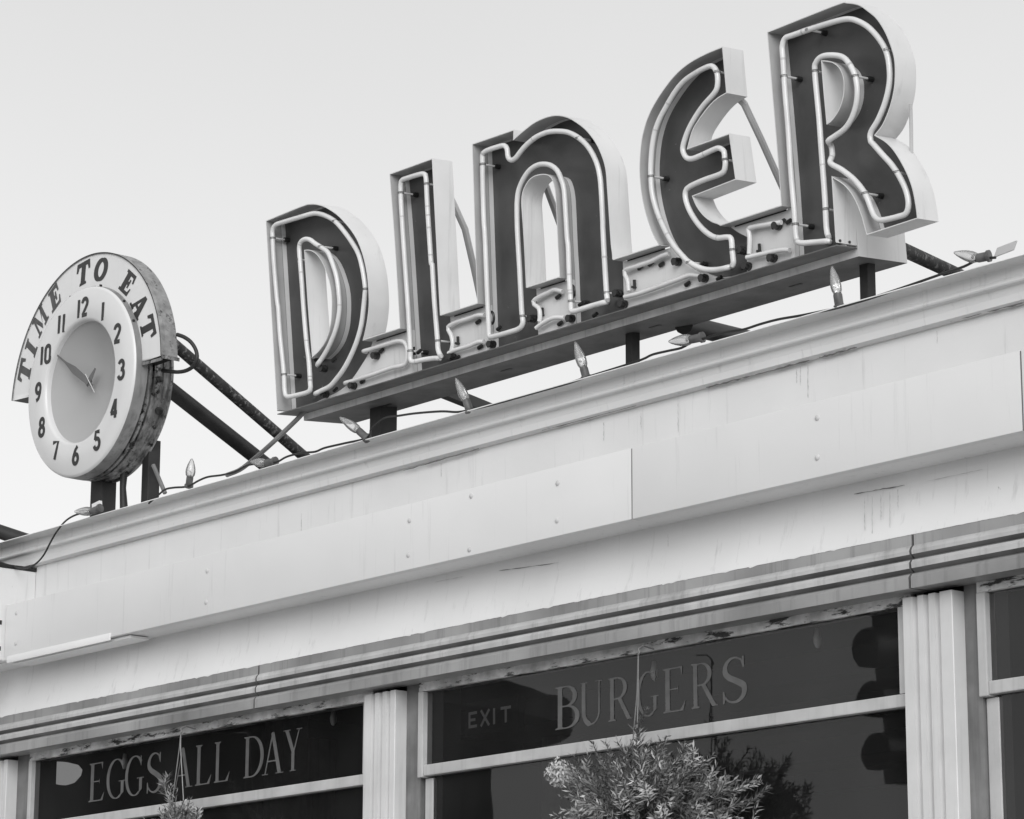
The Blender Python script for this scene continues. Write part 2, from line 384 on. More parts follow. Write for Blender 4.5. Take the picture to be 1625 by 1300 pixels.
# reeded metal trim in three lengths with open joints
zz = lambda v, y: zat(v, y)
prof = [(-.028, z_tt+.001), (-.036, z_tt-.001), (-.036, zz(961.5, -.036)), (-.043, zz(964, -.043)), (-.047, zz(968, -.047)), (-.046, zz(973.5, -.046)), (-.033, zz(980.5, -.033)), (-.044, zz(982, -.044)), (-.049, zz(986, -.049)),
        (-.048, zz(993.5, -.048)), (-.035, zz(1000.5, -.035)), (-.046, zz(1002, -.046)), (-.052, zz(1006, -.052)), (-.052, zz(1022, -.052)), (.04, zz(1022, -.052)+.004)]
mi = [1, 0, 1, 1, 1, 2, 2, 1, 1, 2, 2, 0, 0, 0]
cuts = [XL, xat(405, 1075, -.05), xat(1443, 870, -.05), XR]
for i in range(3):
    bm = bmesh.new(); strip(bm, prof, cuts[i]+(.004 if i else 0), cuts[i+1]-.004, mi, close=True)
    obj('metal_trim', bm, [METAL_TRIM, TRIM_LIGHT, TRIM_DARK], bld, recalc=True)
bm = bmesh.new(); box(bm, XL, XR, -.02, .0, z_tb+.01, z_tt-.005); obj('trim_backing', bm, BLACK, bld)

# pilasters: fluted front, plain right edge
Y_PI = -.005
Z_SILL = .95
def pilaster(u0, u1, v, flutes, side=.035, top=None):
    x0, x1 = xat(u0, v, Y_PI), xat(u1, v, Y_PI)
    bm = bmesh.new(); pts = [(x0, Y_PI+.05)]
    pts.append((x0, Y_PI))
    for f in flutes:
        xf = xat(f, v, Y_PI)
        pts += [(xf-.009, Y_PI), (xf-.006, Y_PI+.012), (xf, Y_PI+.020), (xf+.006, Y_PI+.012), (xf+.009, Y_PI)]
    pts += [(x1-.002, Y_PI), (x1, Y_PI+.002), (x1, Y_PI+.05)]
    zt_ = z_tb-.012
    for i in range(len(pts)-1):
        (xa, ya), (xb, yb) = pts[i], pts[i+1]
        quad(bm, (xa, ya, 0.35), (xb, yb, 0.35), (xb, yb, zt_), (xa, ya, zt_))
    face(bm, [bm.verts.new((x, y, zt_)) for x, y in pts])
    obj('pilaster', bm, PILAST, bld, smooth=False)
    return x0, x1
p0 = pilaster(-14, 10, 1240, (-5, 3))
p1 = pilaster(578.2, 627, 1120, (592, 604, 616.5))
p2 = pilaster(1433.5, 1512, 1000, (1453, 1470.5, 1488.5))
# windows
def xg(u, v, y): return on(u, v, y).x
z_h1, z_h0 = z_tb+.02, zat(1045.5, Y_HD)          # header
z_m1, z_m0 = zat(1171, Y_HD), zat(1189.5, Y_HD)   # meeting bar
print('header', z_h0, 'bar', z_m0, z_m1)
def window(xa, xb, xstile, xlow, right_stile=True):
    """xa..xb opening, xstile = (left, right) of the upper stile, xlow = same for the lower sash"""
    bm = bmesh.new()
    box(bm, xstile[0], xb, Y_HD, Y_HD+.05, z_h0, z_h1-.001, 1)                                # header with peeling paint
    box(bm, xstile[0], xstile[1], Y_HD-.004, Y_HD+.05, z_m0-.004, z_h0-.0006, 0, bev=.003)    # upper left stile
    box(bm, xstile[1]+.0006, xb, Y_HD, Y_HD+.04, z_m0, z_m1, 0, bev=.003)                     # meeting bar
    box(bm, xlow[0], xlow[1], Y_HD+.02, Y_HD+.055, Z_SILL+.06, z_m0-.006, 0, bev=.003)        # lower left stile
    box(bm, xb-.05, xb, Y_HD+.0, Y_HD+.05, z_m1+.001, z_h0-.001, 0)                           # right stiles
    box(bm, xb-.05, xb, Y_HD+.02, Y_HD+.055, Z_SILL+.06, z_m0-.006, 0)
    box(bm, xlow[0], xb, Y_HD-.02, Y_HD+.06, Z_SILL, Z_SILL+.059, 0)
    wn = obj('window', bm, [FRAME_M, PEEL], bld, smooth=False)
    jb = bmesh.new(); box(jb, xa, xstile[0]-.0006, Y_HD+.012, Y_HD+.06, Z_SILL, z_h1-.002); obj('jamb', jb, JAMB, wn)
    g = bmesh.new(); quad(g, (xstile[1]-.004, Y_GL, z_m0), (xb-.01, Y_GL, z_m0), (xb-.01, Y_GL, z_h0+.01), (xstile[1]-.004, Y_GL, z_h0+.01)); obj('pane', g, GLASS, wn, recalc=False)
    g = bmesh.new(); quad(g, (xlow[1]-.004, Y_GL+.008, Z_SILL+.05), (xb-.01, Y_GL+.008, Z_SILL+.05), (xb-.01, Y_GL+.008, z_m0-.001), (xlow[1]-.004, Y_GL+.008, z_m0-.001)); obj('pane', g, GLASS, wn, recalc=False)
    d = bmesh.new()
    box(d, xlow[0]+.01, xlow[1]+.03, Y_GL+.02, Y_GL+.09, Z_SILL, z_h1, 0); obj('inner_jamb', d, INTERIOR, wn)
    return wn
w1 = window(p0[1]+.0006, p1[0]-.0006, (xg(46.5, 1220, Y_HD), xg(51, 1220, Y_HD)), (xg(44, 1290, Y_HD+.02), xg(49, 1290, Y_HD+.02)))
w2 = window(p1[1]+.0006, p2[0]-.0006, (xg(664, 1180, Y_HD), xg(672, 1180, Y_HD)), (xg(674.5, 1270, Y_HD+.02), xg(687, 1270, Y_HD+.02)))
w3 = window(p2[1]+.0006, XR-.3, (xg(1553, 1040, Y_HD), xg(1567, 1040, Y_HD)), (xg(1568, 1200, Y_HD+.02), xg(1588, 1200, Y_HD+.02)))
# body of the building: base wall, left wall and end piers, roof deck, interior shell
bm = bmesh.new(); box(bm, XL, XR, .0, .12, 0, Z_SILL-.001); box(bm, XL, p0[0]-.001, .0, .12, Z_SILL, z_h1-.002); box(bm, XR-.29, XR, .0, .12, Z_SILL, z_h1-.002)
obj('base_wall', bm, PILAST, bld)
bm = bmesh.new(); box(bm, XL, XL+.12, .121, 7, 0, z_ct-.08); box(bm, XR-.12, XR, .121, 7, 0, z_ct-.08); box(bm, XL+.1205, XR-.1205, 6.88, 7, 0, z_ct-.08)
obj('outer_wall', bm, PILAST, bld)
bm = bmesh.new(); box(bm, XL, XR, .03, 7.0, z_ct-.075, z_ct-.03); obj('roof', bm, ROOFM, bld)
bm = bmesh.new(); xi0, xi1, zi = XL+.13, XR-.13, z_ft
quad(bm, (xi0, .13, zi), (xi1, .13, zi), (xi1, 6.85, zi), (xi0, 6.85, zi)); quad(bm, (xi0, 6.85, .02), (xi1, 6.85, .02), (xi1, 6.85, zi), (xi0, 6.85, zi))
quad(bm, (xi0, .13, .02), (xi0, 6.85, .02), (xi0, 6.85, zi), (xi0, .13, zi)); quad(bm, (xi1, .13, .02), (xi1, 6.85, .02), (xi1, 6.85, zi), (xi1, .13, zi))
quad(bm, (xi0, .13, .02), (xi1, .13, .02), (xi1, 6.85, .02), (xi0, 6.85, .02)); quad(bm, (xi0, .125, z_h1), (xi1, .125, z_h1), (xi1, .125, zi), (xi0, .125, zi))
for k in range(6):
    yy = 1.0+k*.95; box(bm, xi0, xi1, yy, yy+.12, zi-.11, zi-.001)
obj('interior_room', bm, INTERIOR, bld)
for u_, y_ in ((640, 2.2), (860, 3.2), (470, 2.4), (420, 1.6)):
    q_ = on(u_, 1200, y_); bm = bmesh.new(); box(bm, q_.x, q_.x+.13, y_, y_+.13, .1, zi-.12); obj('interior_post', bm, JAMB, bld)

# ------------------------------------------------------------------ lettering from strokes
def arcpts(cx, cy, rx, ry, a0, a1, n=18): return [(cx+rx*math.cos(R(a0+(a1-a0)*k/n)), cy+ry*math.sin(R(a0+(a1-a0)*k/n))) for k in range(n+1)]
def ribbon(P, w):            # centre line -> closed polygon; w: constant, or function of the direction
    Lp, Rp = [], []
    for i in range(len(P)):
        a = Vector(P[max(i-1, 0)]); b = Vector(P[min(i+1, len(P)-1)]); t = (b-a); t = t.normalized() if t.length else Vector((1, 0))
        n = Vector((-t.y, t.x)); ww = w(t, i/(len(P)-1)) if callable(w) else w
        Lp.append(tuple(Vector(P[i])+n*ww/2)); Rp.append(tuple(Vector(P[i])-n*ww/2))
    return Lp+Rp[::-1]
TH, TN = .125, .032
def mod(t, s): return TN+(TH-TN)*abs(t.y)**1.6
def serif_glyph(ch):         # classical roman capitals in a box of height 1, width returned by the layout
    S = []
    def stem(x, y0=0, y1=1, b=True, tp=True):
        S.append([(x-TH/2, y0), (x+TH/2, y0), (x+TH/2, y1), (x-TH/2, y1)])
        if b: S.append([(x-.13, y0), (x+.13, y0), (x+.13, y0+.018), (x+TH/2, y0+.05), (x-TH/2, y0+.05), (x-.13, y0+.018)])
        if tp: S.append([(x-.13, y1), (x-.13, y1-.018), (x-TH/2, y1-.05), (x+TH/2, y1-.05), (x+.13, y1-.018), (x+.13, y1)])
    if ch == 'E':
        stem(.14); S.append([(.14, .968), (.56, .968), (.56, 1), (.14, 1)]); S.append([(.56, 1), (.545, .80), (.50, .968)])
        S.append([(.14, .50), (.44, .50), (.44, .53), (.14, .53)]); S.append([(.44, .60), (.425, .515), (.44, .43)])
        S.append([(.14, 0), (.58, 0), (.585, .032), (.14, .032)]); S.append([(.58, 0), (.64, .22), (.50, .032)])
    if ch == 'L':
        stem(.14); S.append([(.14, 0), (.58, 0), (.585, .032), (.14, .032)]); S.append([(.58, 0), (.65, .24), (.49, .032)])
    if ch in 'DB':
        stem(.14)
        if ch == 'D': S.append(ribbon([(.14, .984)]+arcpts(.30, .5, .42, .484, 90, -90, 28)+[(.14, .016)], mod))
        else:
            S.append(ribbon([(.14, .984)]+arcpts(.30, .755, .26, .23, 90, -90, 22)+[(.14, .525)], mod))
            S.append(ribbon([(.14, .525)]+arcpts(.32, .27, .31, .254, 90, -90, 22)+[(.14, .016)], mod))
    if ch == 'R':
        stem(.14); S.append(ribbon([(.14, .984)]+arcpts(.32, .745, .27, .24, 90, -90, 22)+[(.14, .505)], mod))
        S.append([(.33, .505), (.46, .505), (.78, .03), (.84, .018), (.84, 0), (.66, 0)])
    if ch == 'A':
        S.append([(.40, .97), (.46, 1), (.16, 0), (.12, 0)]); S.append([(.37, .985), (.43, 1.02), (.50, 1.0), (.80, 0), (.66, 0)])
        S.append([(.22, .30), (.62, .30), (.61, .335), (.23, .335)]); S.append([(.02, 0), (.27, 0), (.27, .02), (.02, .02)]); S.append([(.58, 0), (.90, 0), (.90, .02), (.58, .02)])
    if ch == 'Y':
        S.append([(.10, .985), (.245, .985), (.50, .50), (.50, .38), (.40, .38), (.40, .43)]); S.append([(.68, .985), (.72, .985), (.49, .43), (.455, .46)])
        S.append([(.385, 0), (.51, 0), (.51, .46), (.385, .46)]); S.append([(.32, 0), (.58, 0), (.58, .02), (.32, .02)])
        S.append([(.02, .98), (.32, .98), (.32, 1), (.02, 1)]); S.append([(.58, .98), (.82, .98), (.82, 1), (.58, 1)])
    if ch == 'U':
        S.append(ribbon([(.155, 1), (.155, .34)]+arcpts(.41, .32, .255, .305, 180, 360, 24)+[(.665, .34), (.665, 1)], lambda t, s: (TH if s < .45 else TN+(TH-TN)*max(0, .55-s)*3 if s < .55 else .045)))
        S.append([(.03, .98), (.29, .98), (.29, 1), (.03, 1)]); S.append([(.55, .98), (.78, .98), (.78, 1), (.55, 1)])
    if ch == 'G':
        S.append(ribbon(arcpts(.45, .5, .38, .50, 42, 300, 40), mod)); S.append([(.70, 1.0), (.735, 1.0), (.735, .74), (.715, .74), (.69, .86)])
        S.append(ribbon(arcpts(.45, .5, .38, .50, 300, 322, 6), .04)); S.append([(.66, .06), (.785, .14), (.785, .42), (.66, .42)]); S.append([(.56, .42), (.87, .42), (.87, .44), (.56, .44)])
    if ch == 'S':
        P = arcpts(.34, .745, .22, .245, 35, 205, 20)+[(.22, .56), (.36, .485), (.48, .41)]+arcpts(.33, .26, .235, .25, 25, -150, 20)
        S.append(ribbon(P, lambda t, s: .04+.10*max(0, 1-abs(s-.52)*2.6)))
        S.append([(.53, 1.0), (.56, 1.0), (.56, .75), (.535, .75), (.49, .88)]); S.append([(.07, -.005), (.10, -.005), (.13, .12), (.095, .27), (.07, .27)])
    return S
def letters(bm, items, fr, lift=.0006, mi=0):   # items: (polygons, x, y, sx, sy); each stroke sits a hair above the last so that none are coplanar
    k = 0
    for S, x, y, sx, sy in items:
        for poly in S:
            k += 1
            prism(bm, [[(x+p[0]*sx, y+p[1]*sy) for p in poly]], fr, -.0002, lift+.00004*(k % 12), mi, sides=False)
WID = dict(E=.64, L=.65, D=.76, B=.64, R=.84, A=.90, Y=.84, U=.80, G=.88, S=.58)
def window_text(win, word, spans, v_of_u, hpx):
    """spans: left and right of each capital as surveyed on the glass"""
    yg = Y_GL-.0008
    za = on(spans[0][0], v_of_u(spans[0][0]), yg).z; zb = on(spans[-1][1], v_of_u(spans[-1][1]), yg).z; z0 = (za+zb)/2
    um = (spans[0][0]+spans[-1][1])/2; h = on(um, v_of_u(um)-hpx, yg).z-z0
    for ch, (a, b) in zip(word, spans):
        va = v_of_u(a); x0, x1 = on(a, va, yg).x, on(b, v_of_u(b), yg).x
        bm = bmesh.new(); letters(bm, [(serif_glyph(ch), x0, z0, (x1-x0)/WID[ch], h)], lambda a, b, c: Vector((a, yg-c, b)))
        obj('painted_letter', bm, GOLD, win, recalc=False)
window_text(w1, 'EGGSALLDAY', [(140, 165), (168, 199), (197.5, 228), (230, 254.5), (273.5, 305), (309, 335), (339, 364), (386, 417), (415, 450), (448, 479)], lambda u: 1273-.1505*(u-140), 63.5)
window_text(w2, 'BURGERS', [(881, 917), (919, 957.5), (965, 1004), (1011, 1046), (1052, 1088), (1097, 1139.5), (1143, 1183)], lambda u: 1156.5-.1365*(u-881), 70)

# ------------------------------------------------------------------ DINER sign
LEAN = R(5.3)
S_P0 = on(880, 520, -.12)
S_U = Vector((1, 0, 0)); S_V = Vector((0, -math.sin(LEAN), math.cos(LEAN))); S_N = Vector((0, math.cos(LEAN), math.sin(LEAN)))   # S_N points back
DEP = .082
def s2(u, v, wd=0.):                   # survey point -> sign-plane coordinates
    p = onp(u, v, S_P0+S_N*wd, S_N)-S_P0; return (p.x, p.dot(S_V))
def fr(a, b, c): return S_P0 + S_U*a + S_V*b + S_N*c
bl = s2(440, 657); br = s2(1326, 388.5); V_BOT = (bl[1]+br[1])/2
tl_, tr_ = s2(576.2, 540.5), s2(1238.8, 327.5); V_TOP = (tl_[1]+tr_[1])/2
U_L, U_R = bl[0], s2(1327.4, 386.5)[0]
print('sign', U_L, U_R, V_BOT, V_TOP, bl, br, tl_, tr_)
o_ = fr(U_L, V_BOT, DEP)
sign = thing('diner_sign', 'large DINER sign of open channel letters with unlit neon tubes, above the cornice', 'sign', (fr((U_L+U_R)/2, V_BOT, DEP)))

# outlines surveyed on the front rim; third value 1 marks a corner
C = 1
LET = {
'D': dict(out=[(421.8,350.2,C),(477.8,327.3),(493.1,323.4),(505.5,324.5),(516.6,328.3),(531.9,337.7),(542.9,347.8),(556.8,364),(567.9,382),(576.2,404.2),(581.7,427.7),(584.7,451.2),(585.9,476.2),(585.2,492),(583.1,509.4),(579.6,527.4),(576.0,541),(572.2,553),(566.2,565.5),(556.5,581.5),(545.4,598),(534.3,611),(519,622.3),(499.5,631.5),(485,638.5,C),(439.7,652.5,C)],
   holes=[[(483.4,397.9,C),(489.6,490),(495.8,565.5,C),(506.9,555),(516.6,540),(522.8,521.8),(525.6,502.5),(526.3,476.2),(524.2,455.4),(519.4,437.5),(513.5,421.5),(508,411.5),(502,404),(495.8,399.5),(489,397.5)]],
   tube=[(500.7,625,.06),(501.5,624.5),(509.7,620.2),(523.5,613.2),(534.6,600.8),(545.7,585.5),(556.8,564.8),(566.5,541.2),(573.4,516.3),(576.9,490),(579.6,462),(579.6,455.4),(575.5,427.7),(569.2,404),(559.5,386.2),(545.7,366.8),(531.9,351.5),(518,343.2),(504.2,339.1),(493.1,339.8),(476.5,344.6),(448.8,352.9),(437.7,357.1),(432.8,365.4),(432.8,379.2),(434.9,418),(439.8,476.2),(441.8,490),(444.6,531.5),(450.2,587),(452.2,621.5),(455.7,629.2),(465.4,628.5),(487.5,622.9),(492.4,617.4),(492.4,607.7),(490.3,573),(486.8,545.4),(482,490),(479.2,448.5),(475.8,406.9),(475.1,393),(477.2,384.8),(483.4,379.9),(491.7,380.6),(501.4,387.5),(512.5,394.5),(520.8,401.4),(527.7,418),(534.6,441.5),(538.1,469.2),(538.8,490),(536,510.8),(530.5,530.2),(520.8,552.3),(511,569),(504.2,578.6),(507,580.5,.06)],
   sup=[(432.8,378),(531.5,351),(474.6,412),(579.6,459),(450.6,594.6),(486.5,567),(509,391.5)]),
'I': dict(out=[(618,276,C),(686.1,251.4,C),(692.6,376),(699,500.3),(703,574,C),(639,594.5,C),(634.6,521.8),(626,382)], holes=[],
   tube=[(697,570,.06),(697.5,569),(688.6,568.8),(672,571),(655.4,574.4),(651.4,569.5),(651.2,551.5),(647.8,489.2),(643,420),(640.2,378.5),(636.7,323),(636,295.4),(638.1,286.4),(645.7,283),(666.5,276.7),(673.4,276.7),(676.2,283),(678.2,323),(681.7,378.5),(684.5,418.6),(686,420),(689.3,475.4),(694.2,537.7),(695.5,555.7),(699.7,565.5),(701,566,.06)],
   sup=[(636.2,306),(677,292),(651.3,557),(694.5,541)]),
'N': dict(out=[(749.1,228.5,C),(815.6,205.7,C),(815.2,220.5,C),(831.4,206.6),(848,194.1),(866.3,185.8),(882.9,182.5),(899.5,185.3),(914.5,193.3),(931.1,206.6),(946,226.5),(956,248.1),(961.8,269.7),(964.3,299.6),(966.8,336.2),(970.1,386),(972.6,411.5),(974.8,493,C),(890.5,518.5,C),(887.9,441.4),(885.0,386),(882.9,336.2),(881.2,308),(878,291),(873.5,281.5),(866.3,277.8),(856.3,278),(846.3,281.3),(838,288.8),(830.6,302.9),(828.1,319.5),(829.2,340),(832.2,386),(835.5,456.4),(838.8,533.5,C),(760.3,557.5,C),(757.4,482.1),(754.1,386)], holes=[],
   tube=[(962,479,.06),(964,476),(962.7,466.3),(959.3,409.8),(956.8,360),(956.8,352.8),(954.3,303),(951.8,278),(946,256.4),(934.4,234.8),(919.5,219.8),(902.8,210.7),(886.2,208.5),(869.6,209.9),(853,216.5),(839.7,226.5),(829.7,236.5),(818,251.4),(811.4,254.4),(806.5,249.8),(804.8,236.5),(800.6,231.5),(793.2,232.3),(773.2,239),(766.6,244.8),(765.8,256.4),(766.6,302.9),(768.2,352.8),(769.9,376.6),(773.2,459.7),(775.7,517.9),(776.6,532.8),(781.5,534.5),(806.5,527.8),(823,522),(829.7,512.9),(828,492.9),(824.7,426.5),(821.4,369.4),(820.6,336.2),(820.9,319.5),(823.1,302.9),(829.7,286.3),(839.7,271.4),(851.3,263),(863,260.6),(874.6,263),(884.6,271.4),(891.2,286.3),(895.4,302.9),(897.8,336.2),(900.3,377.7),(902,393.2),(903.7,443),(906.2,484.6),(907,492.9),(912.8,493.8),(939.4,485.4),(961,479.6),(964,480,.06)],
   sup=[(765.8,261),(918,219.5),(906.3,478),(828.8,502),(962,464.8)]),
'E': dict(out=[(1146.8,73.8,C),(1126.1,82.2),(1100.3,95.1),(1080,109.8),(1063.4,127.4),(1046.8,150.5),(1033.8,172.6),(1024.6,194.8),(1018.2,220.6),(1015.4,246.5),(1014.6,270),(1016.3,296.2),(1020,320.2),(1026.5,346),(1035.7,371.8),(1046.8,391.2),(1062,409),(1080,424),(1100,434.5),(1125,439.5),(1150,437),(1169.5,431.5,C),(1169.7,372.5,C),(1155,365),(1140.9,355.2),(1129.8,351.0),(1116.9,341.4),(1105.8,326.7),(1099.4,311.8,C),(1167.9,285,C),(1157.5,211.7,C),(1091.4,235.4,C),(1098.5,209.5),(1107.7,192.9),(1122.5,172.6),(1137.2,157.8),(1153.5,147.7,C)], holes=[],
   tube=[(1160,424,.06),(1162.5,421),(1164,417.8),(1162.1,397.7),(1160.3,379.2),(1153.8,376.5),(1137.2,377.4),(1122.5,370),(1107.7,355.2),(1094.8,334.9),(1088.3,316.5),(1088.3,303.5),(1094.8,296.2),(1116.9,286),(1144.6,275.8),(1150.1,268.5),(1151.2,257.4),(1150.1,252),(1149.2,240.9),(1141.8,235.4),(1133.5,237.2),(1113.2,246.5),(1098.5,252),(1089.2,250.1),(1083.7,239),(1085.5,226.1),(1092.9,205.8),(1104,185.5),(1116.9,167),(1131.7,150.5),(1138.1,139.4),(1139,122.8),(1136.3,111.7),(1129.8,105.2),(1118.8,108),(1102.1,117.2),(1085.5,129.2),(1070.8,146.8),(1057.8,168.9),(1046.8,189.2),(1039.4,209.5),(1034.8,235.4),(1032.9,263),(1032.9,277.7),(1034.8,305.4),(1041.2,331.2),(1052.3,358.9),(1067.1,386.6),(1085.5,408.8),(1096.6,418),(1116.9,427.2),(1137.2,428.1),(1155.7,424.5),(1158,424,.06)],
   sup=[(1032.9,280),(1138.6,114),(1150.6,253.5),(1094,416.5),(1162.3,396.5)]),
'R': dict(out=[(1217,50.8,C),(1327.4,7),(1344,4.1),(1362.4,7),(1377.2,16.6),(1392,29.5),(1404.9,49.8),(1414.1,72),(1419.7,92.3),(1421.2,114.5),(1419.7,140.3),(1414.1,166.1),(1406.7,186.4),(1399.4,201.2),(1389,214.4,C),(1404.9,224),(1417.8,236.9),(1430.8,257.2),(1441.8,279.4),(1449.2,301.5),(1453.8,325.5),(1456.6,346.8,C),(1375.4,373.2,C),(1370.8,356.9),(1366.1,340.3),(1356.9,318.1),(1347.7,303.4),(1336.6,292.0),(1320.9,282.1,C),(1327.2,385,C),(1244.3,411,C),(1239.7,327.4),(1233.2,240)],
   holes=[[(1304.3,97.5,C),(1307.5,140),(1312.6,195.7,C),(1320,190.1),(1331.1,173.5),(1337.5,153.2),(1338.7,130),(1335.5,116),(1330,106.5),(1322,100.5),(1313,98)]],
   tube=[(1316,385,.06),(1314.5,382.8),(1292.3,384.6),(1270.2,385.5),(1263.7,377.2),(1260.9,338.5),(1255.4,273.8),(1251,205),(1246.2,147.7),(1242.5,92.3),(1241.5,73.8),(1246.2,60.9),(1257.2,56.3),(1292.3,44.3),(1329.2,33.2),(1347.7,30.5),(1362.4,34.2),(1379,44.3),(1395.7,62.8),(1406.7,83),(1411.4,107),(1411.4,132.9),(1404.9,162.5),(1393.8,190.1),(1382.8,208.6),(1380.9,217.8),(1382,225),(1386.5,229.5),(1399.4,244.3),(1416,262.8),(1428.9,283),(1438.1,303.4),(1441.8,323.7),(1438.1,338.5),(1425.2,344),(1399.4,349.5),(1390.1,345.8),(1384.6,336.6),(1373.5,308.9),(1356.9,286.8),(1336.6,270.2),(1318.2,259),(1320.9,246.2,.03),(1319,231.4,.03),(1314.5,224),(1321.8,218.5),(1340.3,204.9),(1351.4,188.3),(1358.7,166.1),(1360.6,142.1),(1356.9,120),(1347.7,101.5),(1336.6,90.5),(1318.1,87.7),(1303.4,90.5),(1295,99.7),(1293.2,114.5),(1299.7,184.6),(1303.4,236.9),(1308.9,310.8),(1311.7,362.5),(1315,376),(1317,378,.06)],
   sup=[(1243.8,121),(1293.3,113),(1407.5,79),(1356.9,121),(1372.5,307),(1423,273.5),(1310.3,332),(1262.3,356),(1283,47.5)]),
}
T_W = .010
def resample(pts, step=.008):
    n = len(pts); cor = [i for i in range(n) if len(pts[i]) > 2]
    q = [Vector(s2(p[0], p[1])) for p in pts]
    if not cor: cor = [0]
    out = []
    for a in range(len(cor)):
        i0, i1 = cor[a], cor[(a+1) % len(cor)]
        run = [q[(i0+k) % n] for k in range(((i1-i0-1) % n)+2)]
        out += [tuple(p) for p in catmull(run, step)[:-1]]
    return out
def area(l): return sum(l[i][0]*l[(i+1) % len(l)][1]-l[(i+1) % len(l)][0]*l[i][1] for i in range(len(l)))/2
def offset(l, t):
    n = len(l); o = []
    for i in range(n):
        a, b, c = Vector(l[i-1]), Vector(l[i]), Vector(l[(i+1) % n])
        d1, d2 = (b-a).normalized(), (c-b).normalized(); n1, n2 = Vector((-d1.y, d1.x)), Vector((-d2.y, d2.x))
        mm = n1+n2
        mm = mm.normalized() if mm.length > 1e-6 else n1
        k = max(.35, mm.dot(n1)); o.append(tuple(b+mm*(t/k)))
    return o
def smooth_tube_path(P):
    return catmull([fr(*s2(p[0], p[1], p[2] if len(p) > 2 else T_W), p[2] if len(p) > 2 else T_W) for p in P], .007)
names = {'D': 'D', 'I': 'I', 'N': 'N', 'E': 'E', 'R': 'R'}
TWALL = .0028; HALF = .5*DEP; CRE = .72*DEP
outl = {}
for ch, d in LET.items():
    loops = [resample(d['out'])]+[resample(h) for h in d['holes']]
    for i, l in enumerate(loops):
        ar = area(l)
        if (i == 0 and ar < 0) or (i > 0 and ar > 0): loops[i] = l[::-1]
    outl[ch] = loops
    bm = bmesh.new()
    for l in loops:
        inn = offset(l, TWALL); n = len(l)
        for i in range(n):
            j = (i+1) % n; a, b, ia, ib = l[i], l[j], inn[i], inn[j]
            um, vm = (a[0]+b[0])/2, (a[1]+b[1])/2
            w0 = HALF+.001 if (vm < V_TOP+.001 and U_L+.02 < um < U_R-.02) else 0.
            quad(bm, fr(*a, w0), fr(*b, w0), fr(*b, DEP), fr(*a, DEP), 0)
            if w0 < CRE: quad(bm, fr(*ia, w0), fr(*ib, w0), fr(*ib, CRE), fr(*ia, CRE), 1 if w0 == 0 else 2)
            quad(bm, fr(*ia, CRE+.0012), fr(*ib, CRE+.0012), fr(*ib, DEP-.002), fr(*ia, DEP-.002), 2)
            quad(bm, fr(*ia, CRE), fr(*ib, CRE), fr(*ib, CRE+.0012), fr(*ia, CRE+.0012), 3)
            quad(bm, fr(*a, w0), fr(*b, w0), fr(*ib, w0), fr(*ia, w0), 0)
    bmesh.ops.remove_doubles(bm, verts=bm.verts, dist=1e-5)
    lt = obj('letter', bm, [SIGN_WHITE, SIGN_GREY, SIGN_INNER, BLACK], sign, smooth=True, label='open channel letter %s of the sign' % ch, recalc=False)
    bm = bmesh.new(); prism(bm, [offset(l, .0004) for l in loops], fr, DEP-.0035, DEP-.0012, 0)
    obj('face_panel', bm, SIGN_FACE, lt)
    bm = bmesh.new(); TP = smooth_tube_path(d['tube']); tube(bm, TP, .0083, 12)
    rn = random.Random(ord(ch))
    for q in range(6):
        i = rn.randint(8, len(TP)-9); tube(bm, [TP[i], TP[i]+(TP[i+1]-TP[i]).normalized()*rn.uniform(.003, .007)], .0088, 12, 2)
    for e in (TP[:4], TP[-4:]): tube(bm, e, .0090, 12, 1)
    obj('neon_tube', bm, [TUBE, BLACK, STRUT], lt, smooth=True)
    for (u, v) in d['sup']:
        a, b = s2(u, v, T_W); bm = bmesh.new()
        tube(bm, [fr(a, b, DEP-.004), fr(a, b, DEP-.024)], [.0085, .0075], 10, 1)
        tube(bm, [fr(a, b, DEP-.024), fr(a, b, T_W+.006)], .0035, 8, 0)
        for k in range(2): tube(bm, [fr(a+.010*math.cos(q*.6283), b+.004*(k-.5), T_W+.010*math.sin(q*.6283)) for q in range(11)], .0009, 5, 2, caps=False)
        tube(bm, [fr(a-.012, b, T_W-.001), fr(a+.004, b-.002, DEP-.02)], .0009, 5, 2)
        obj('tube_support', bm, [TUBE, BLACK, ROD], lt, smooth=True)
# raceway: front collar plates, white front panels between the letters, rear box
def P2(l): return [s2(*p[:2]) for p in l]
def yb(u): return 657-.3017*(u-440)
for (a, b) in (((576.0, 540.5), (634.6, 521.1)), ((699, 500.3), (757.6, 482.3)), ((835.5, 457.2), (887.9, 440.5)), ((972.6, 413.5), (1046.8, 391)), ((1142, 357.5), (1239.8, 327.5))):
    ua, ub = s2(*a)[0], s2(*b)[0]; bm = bmesh.new()
    V = [fr(ua, V_TOP, 0), fr(ub, V_TOP, 0), fr(ub, V_TOP, HALF), fr(ua, V_TOP, HALF)]
    Vt = [p+S_V*.003 for p in V]
    quad(bm, *V, 1); quad(bm, *Vt, 0); quad(bm, V[0], V[1], Vt[1], Vt[0], 0); quad(bm, V[3], V[2], Vt[2], Vt[3], 0); quad(bm, V[0], V[3], Vt[3], Vt[0], 0); quad(bm, V[1], V[2], Vt[2], Vt[1], 0)
    obox(bm, fr(ua+.02, V_TOP-.0045, HALF-.0015), S_U*(ub-ua-.04), S_V*.004, S_N*.001, 2)  # thin black bar painted in as the shadow under the lip
    obj('raceway_lip', bm, [SIGN_WHITE, SIGN_GREY, BLACK], sign, recalc=False)
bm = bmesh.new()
obox(bm, fr(U_L, V_BOT-.003, 0), S_U*(U_R-U_L), S_V*.003, S_N*DEP)
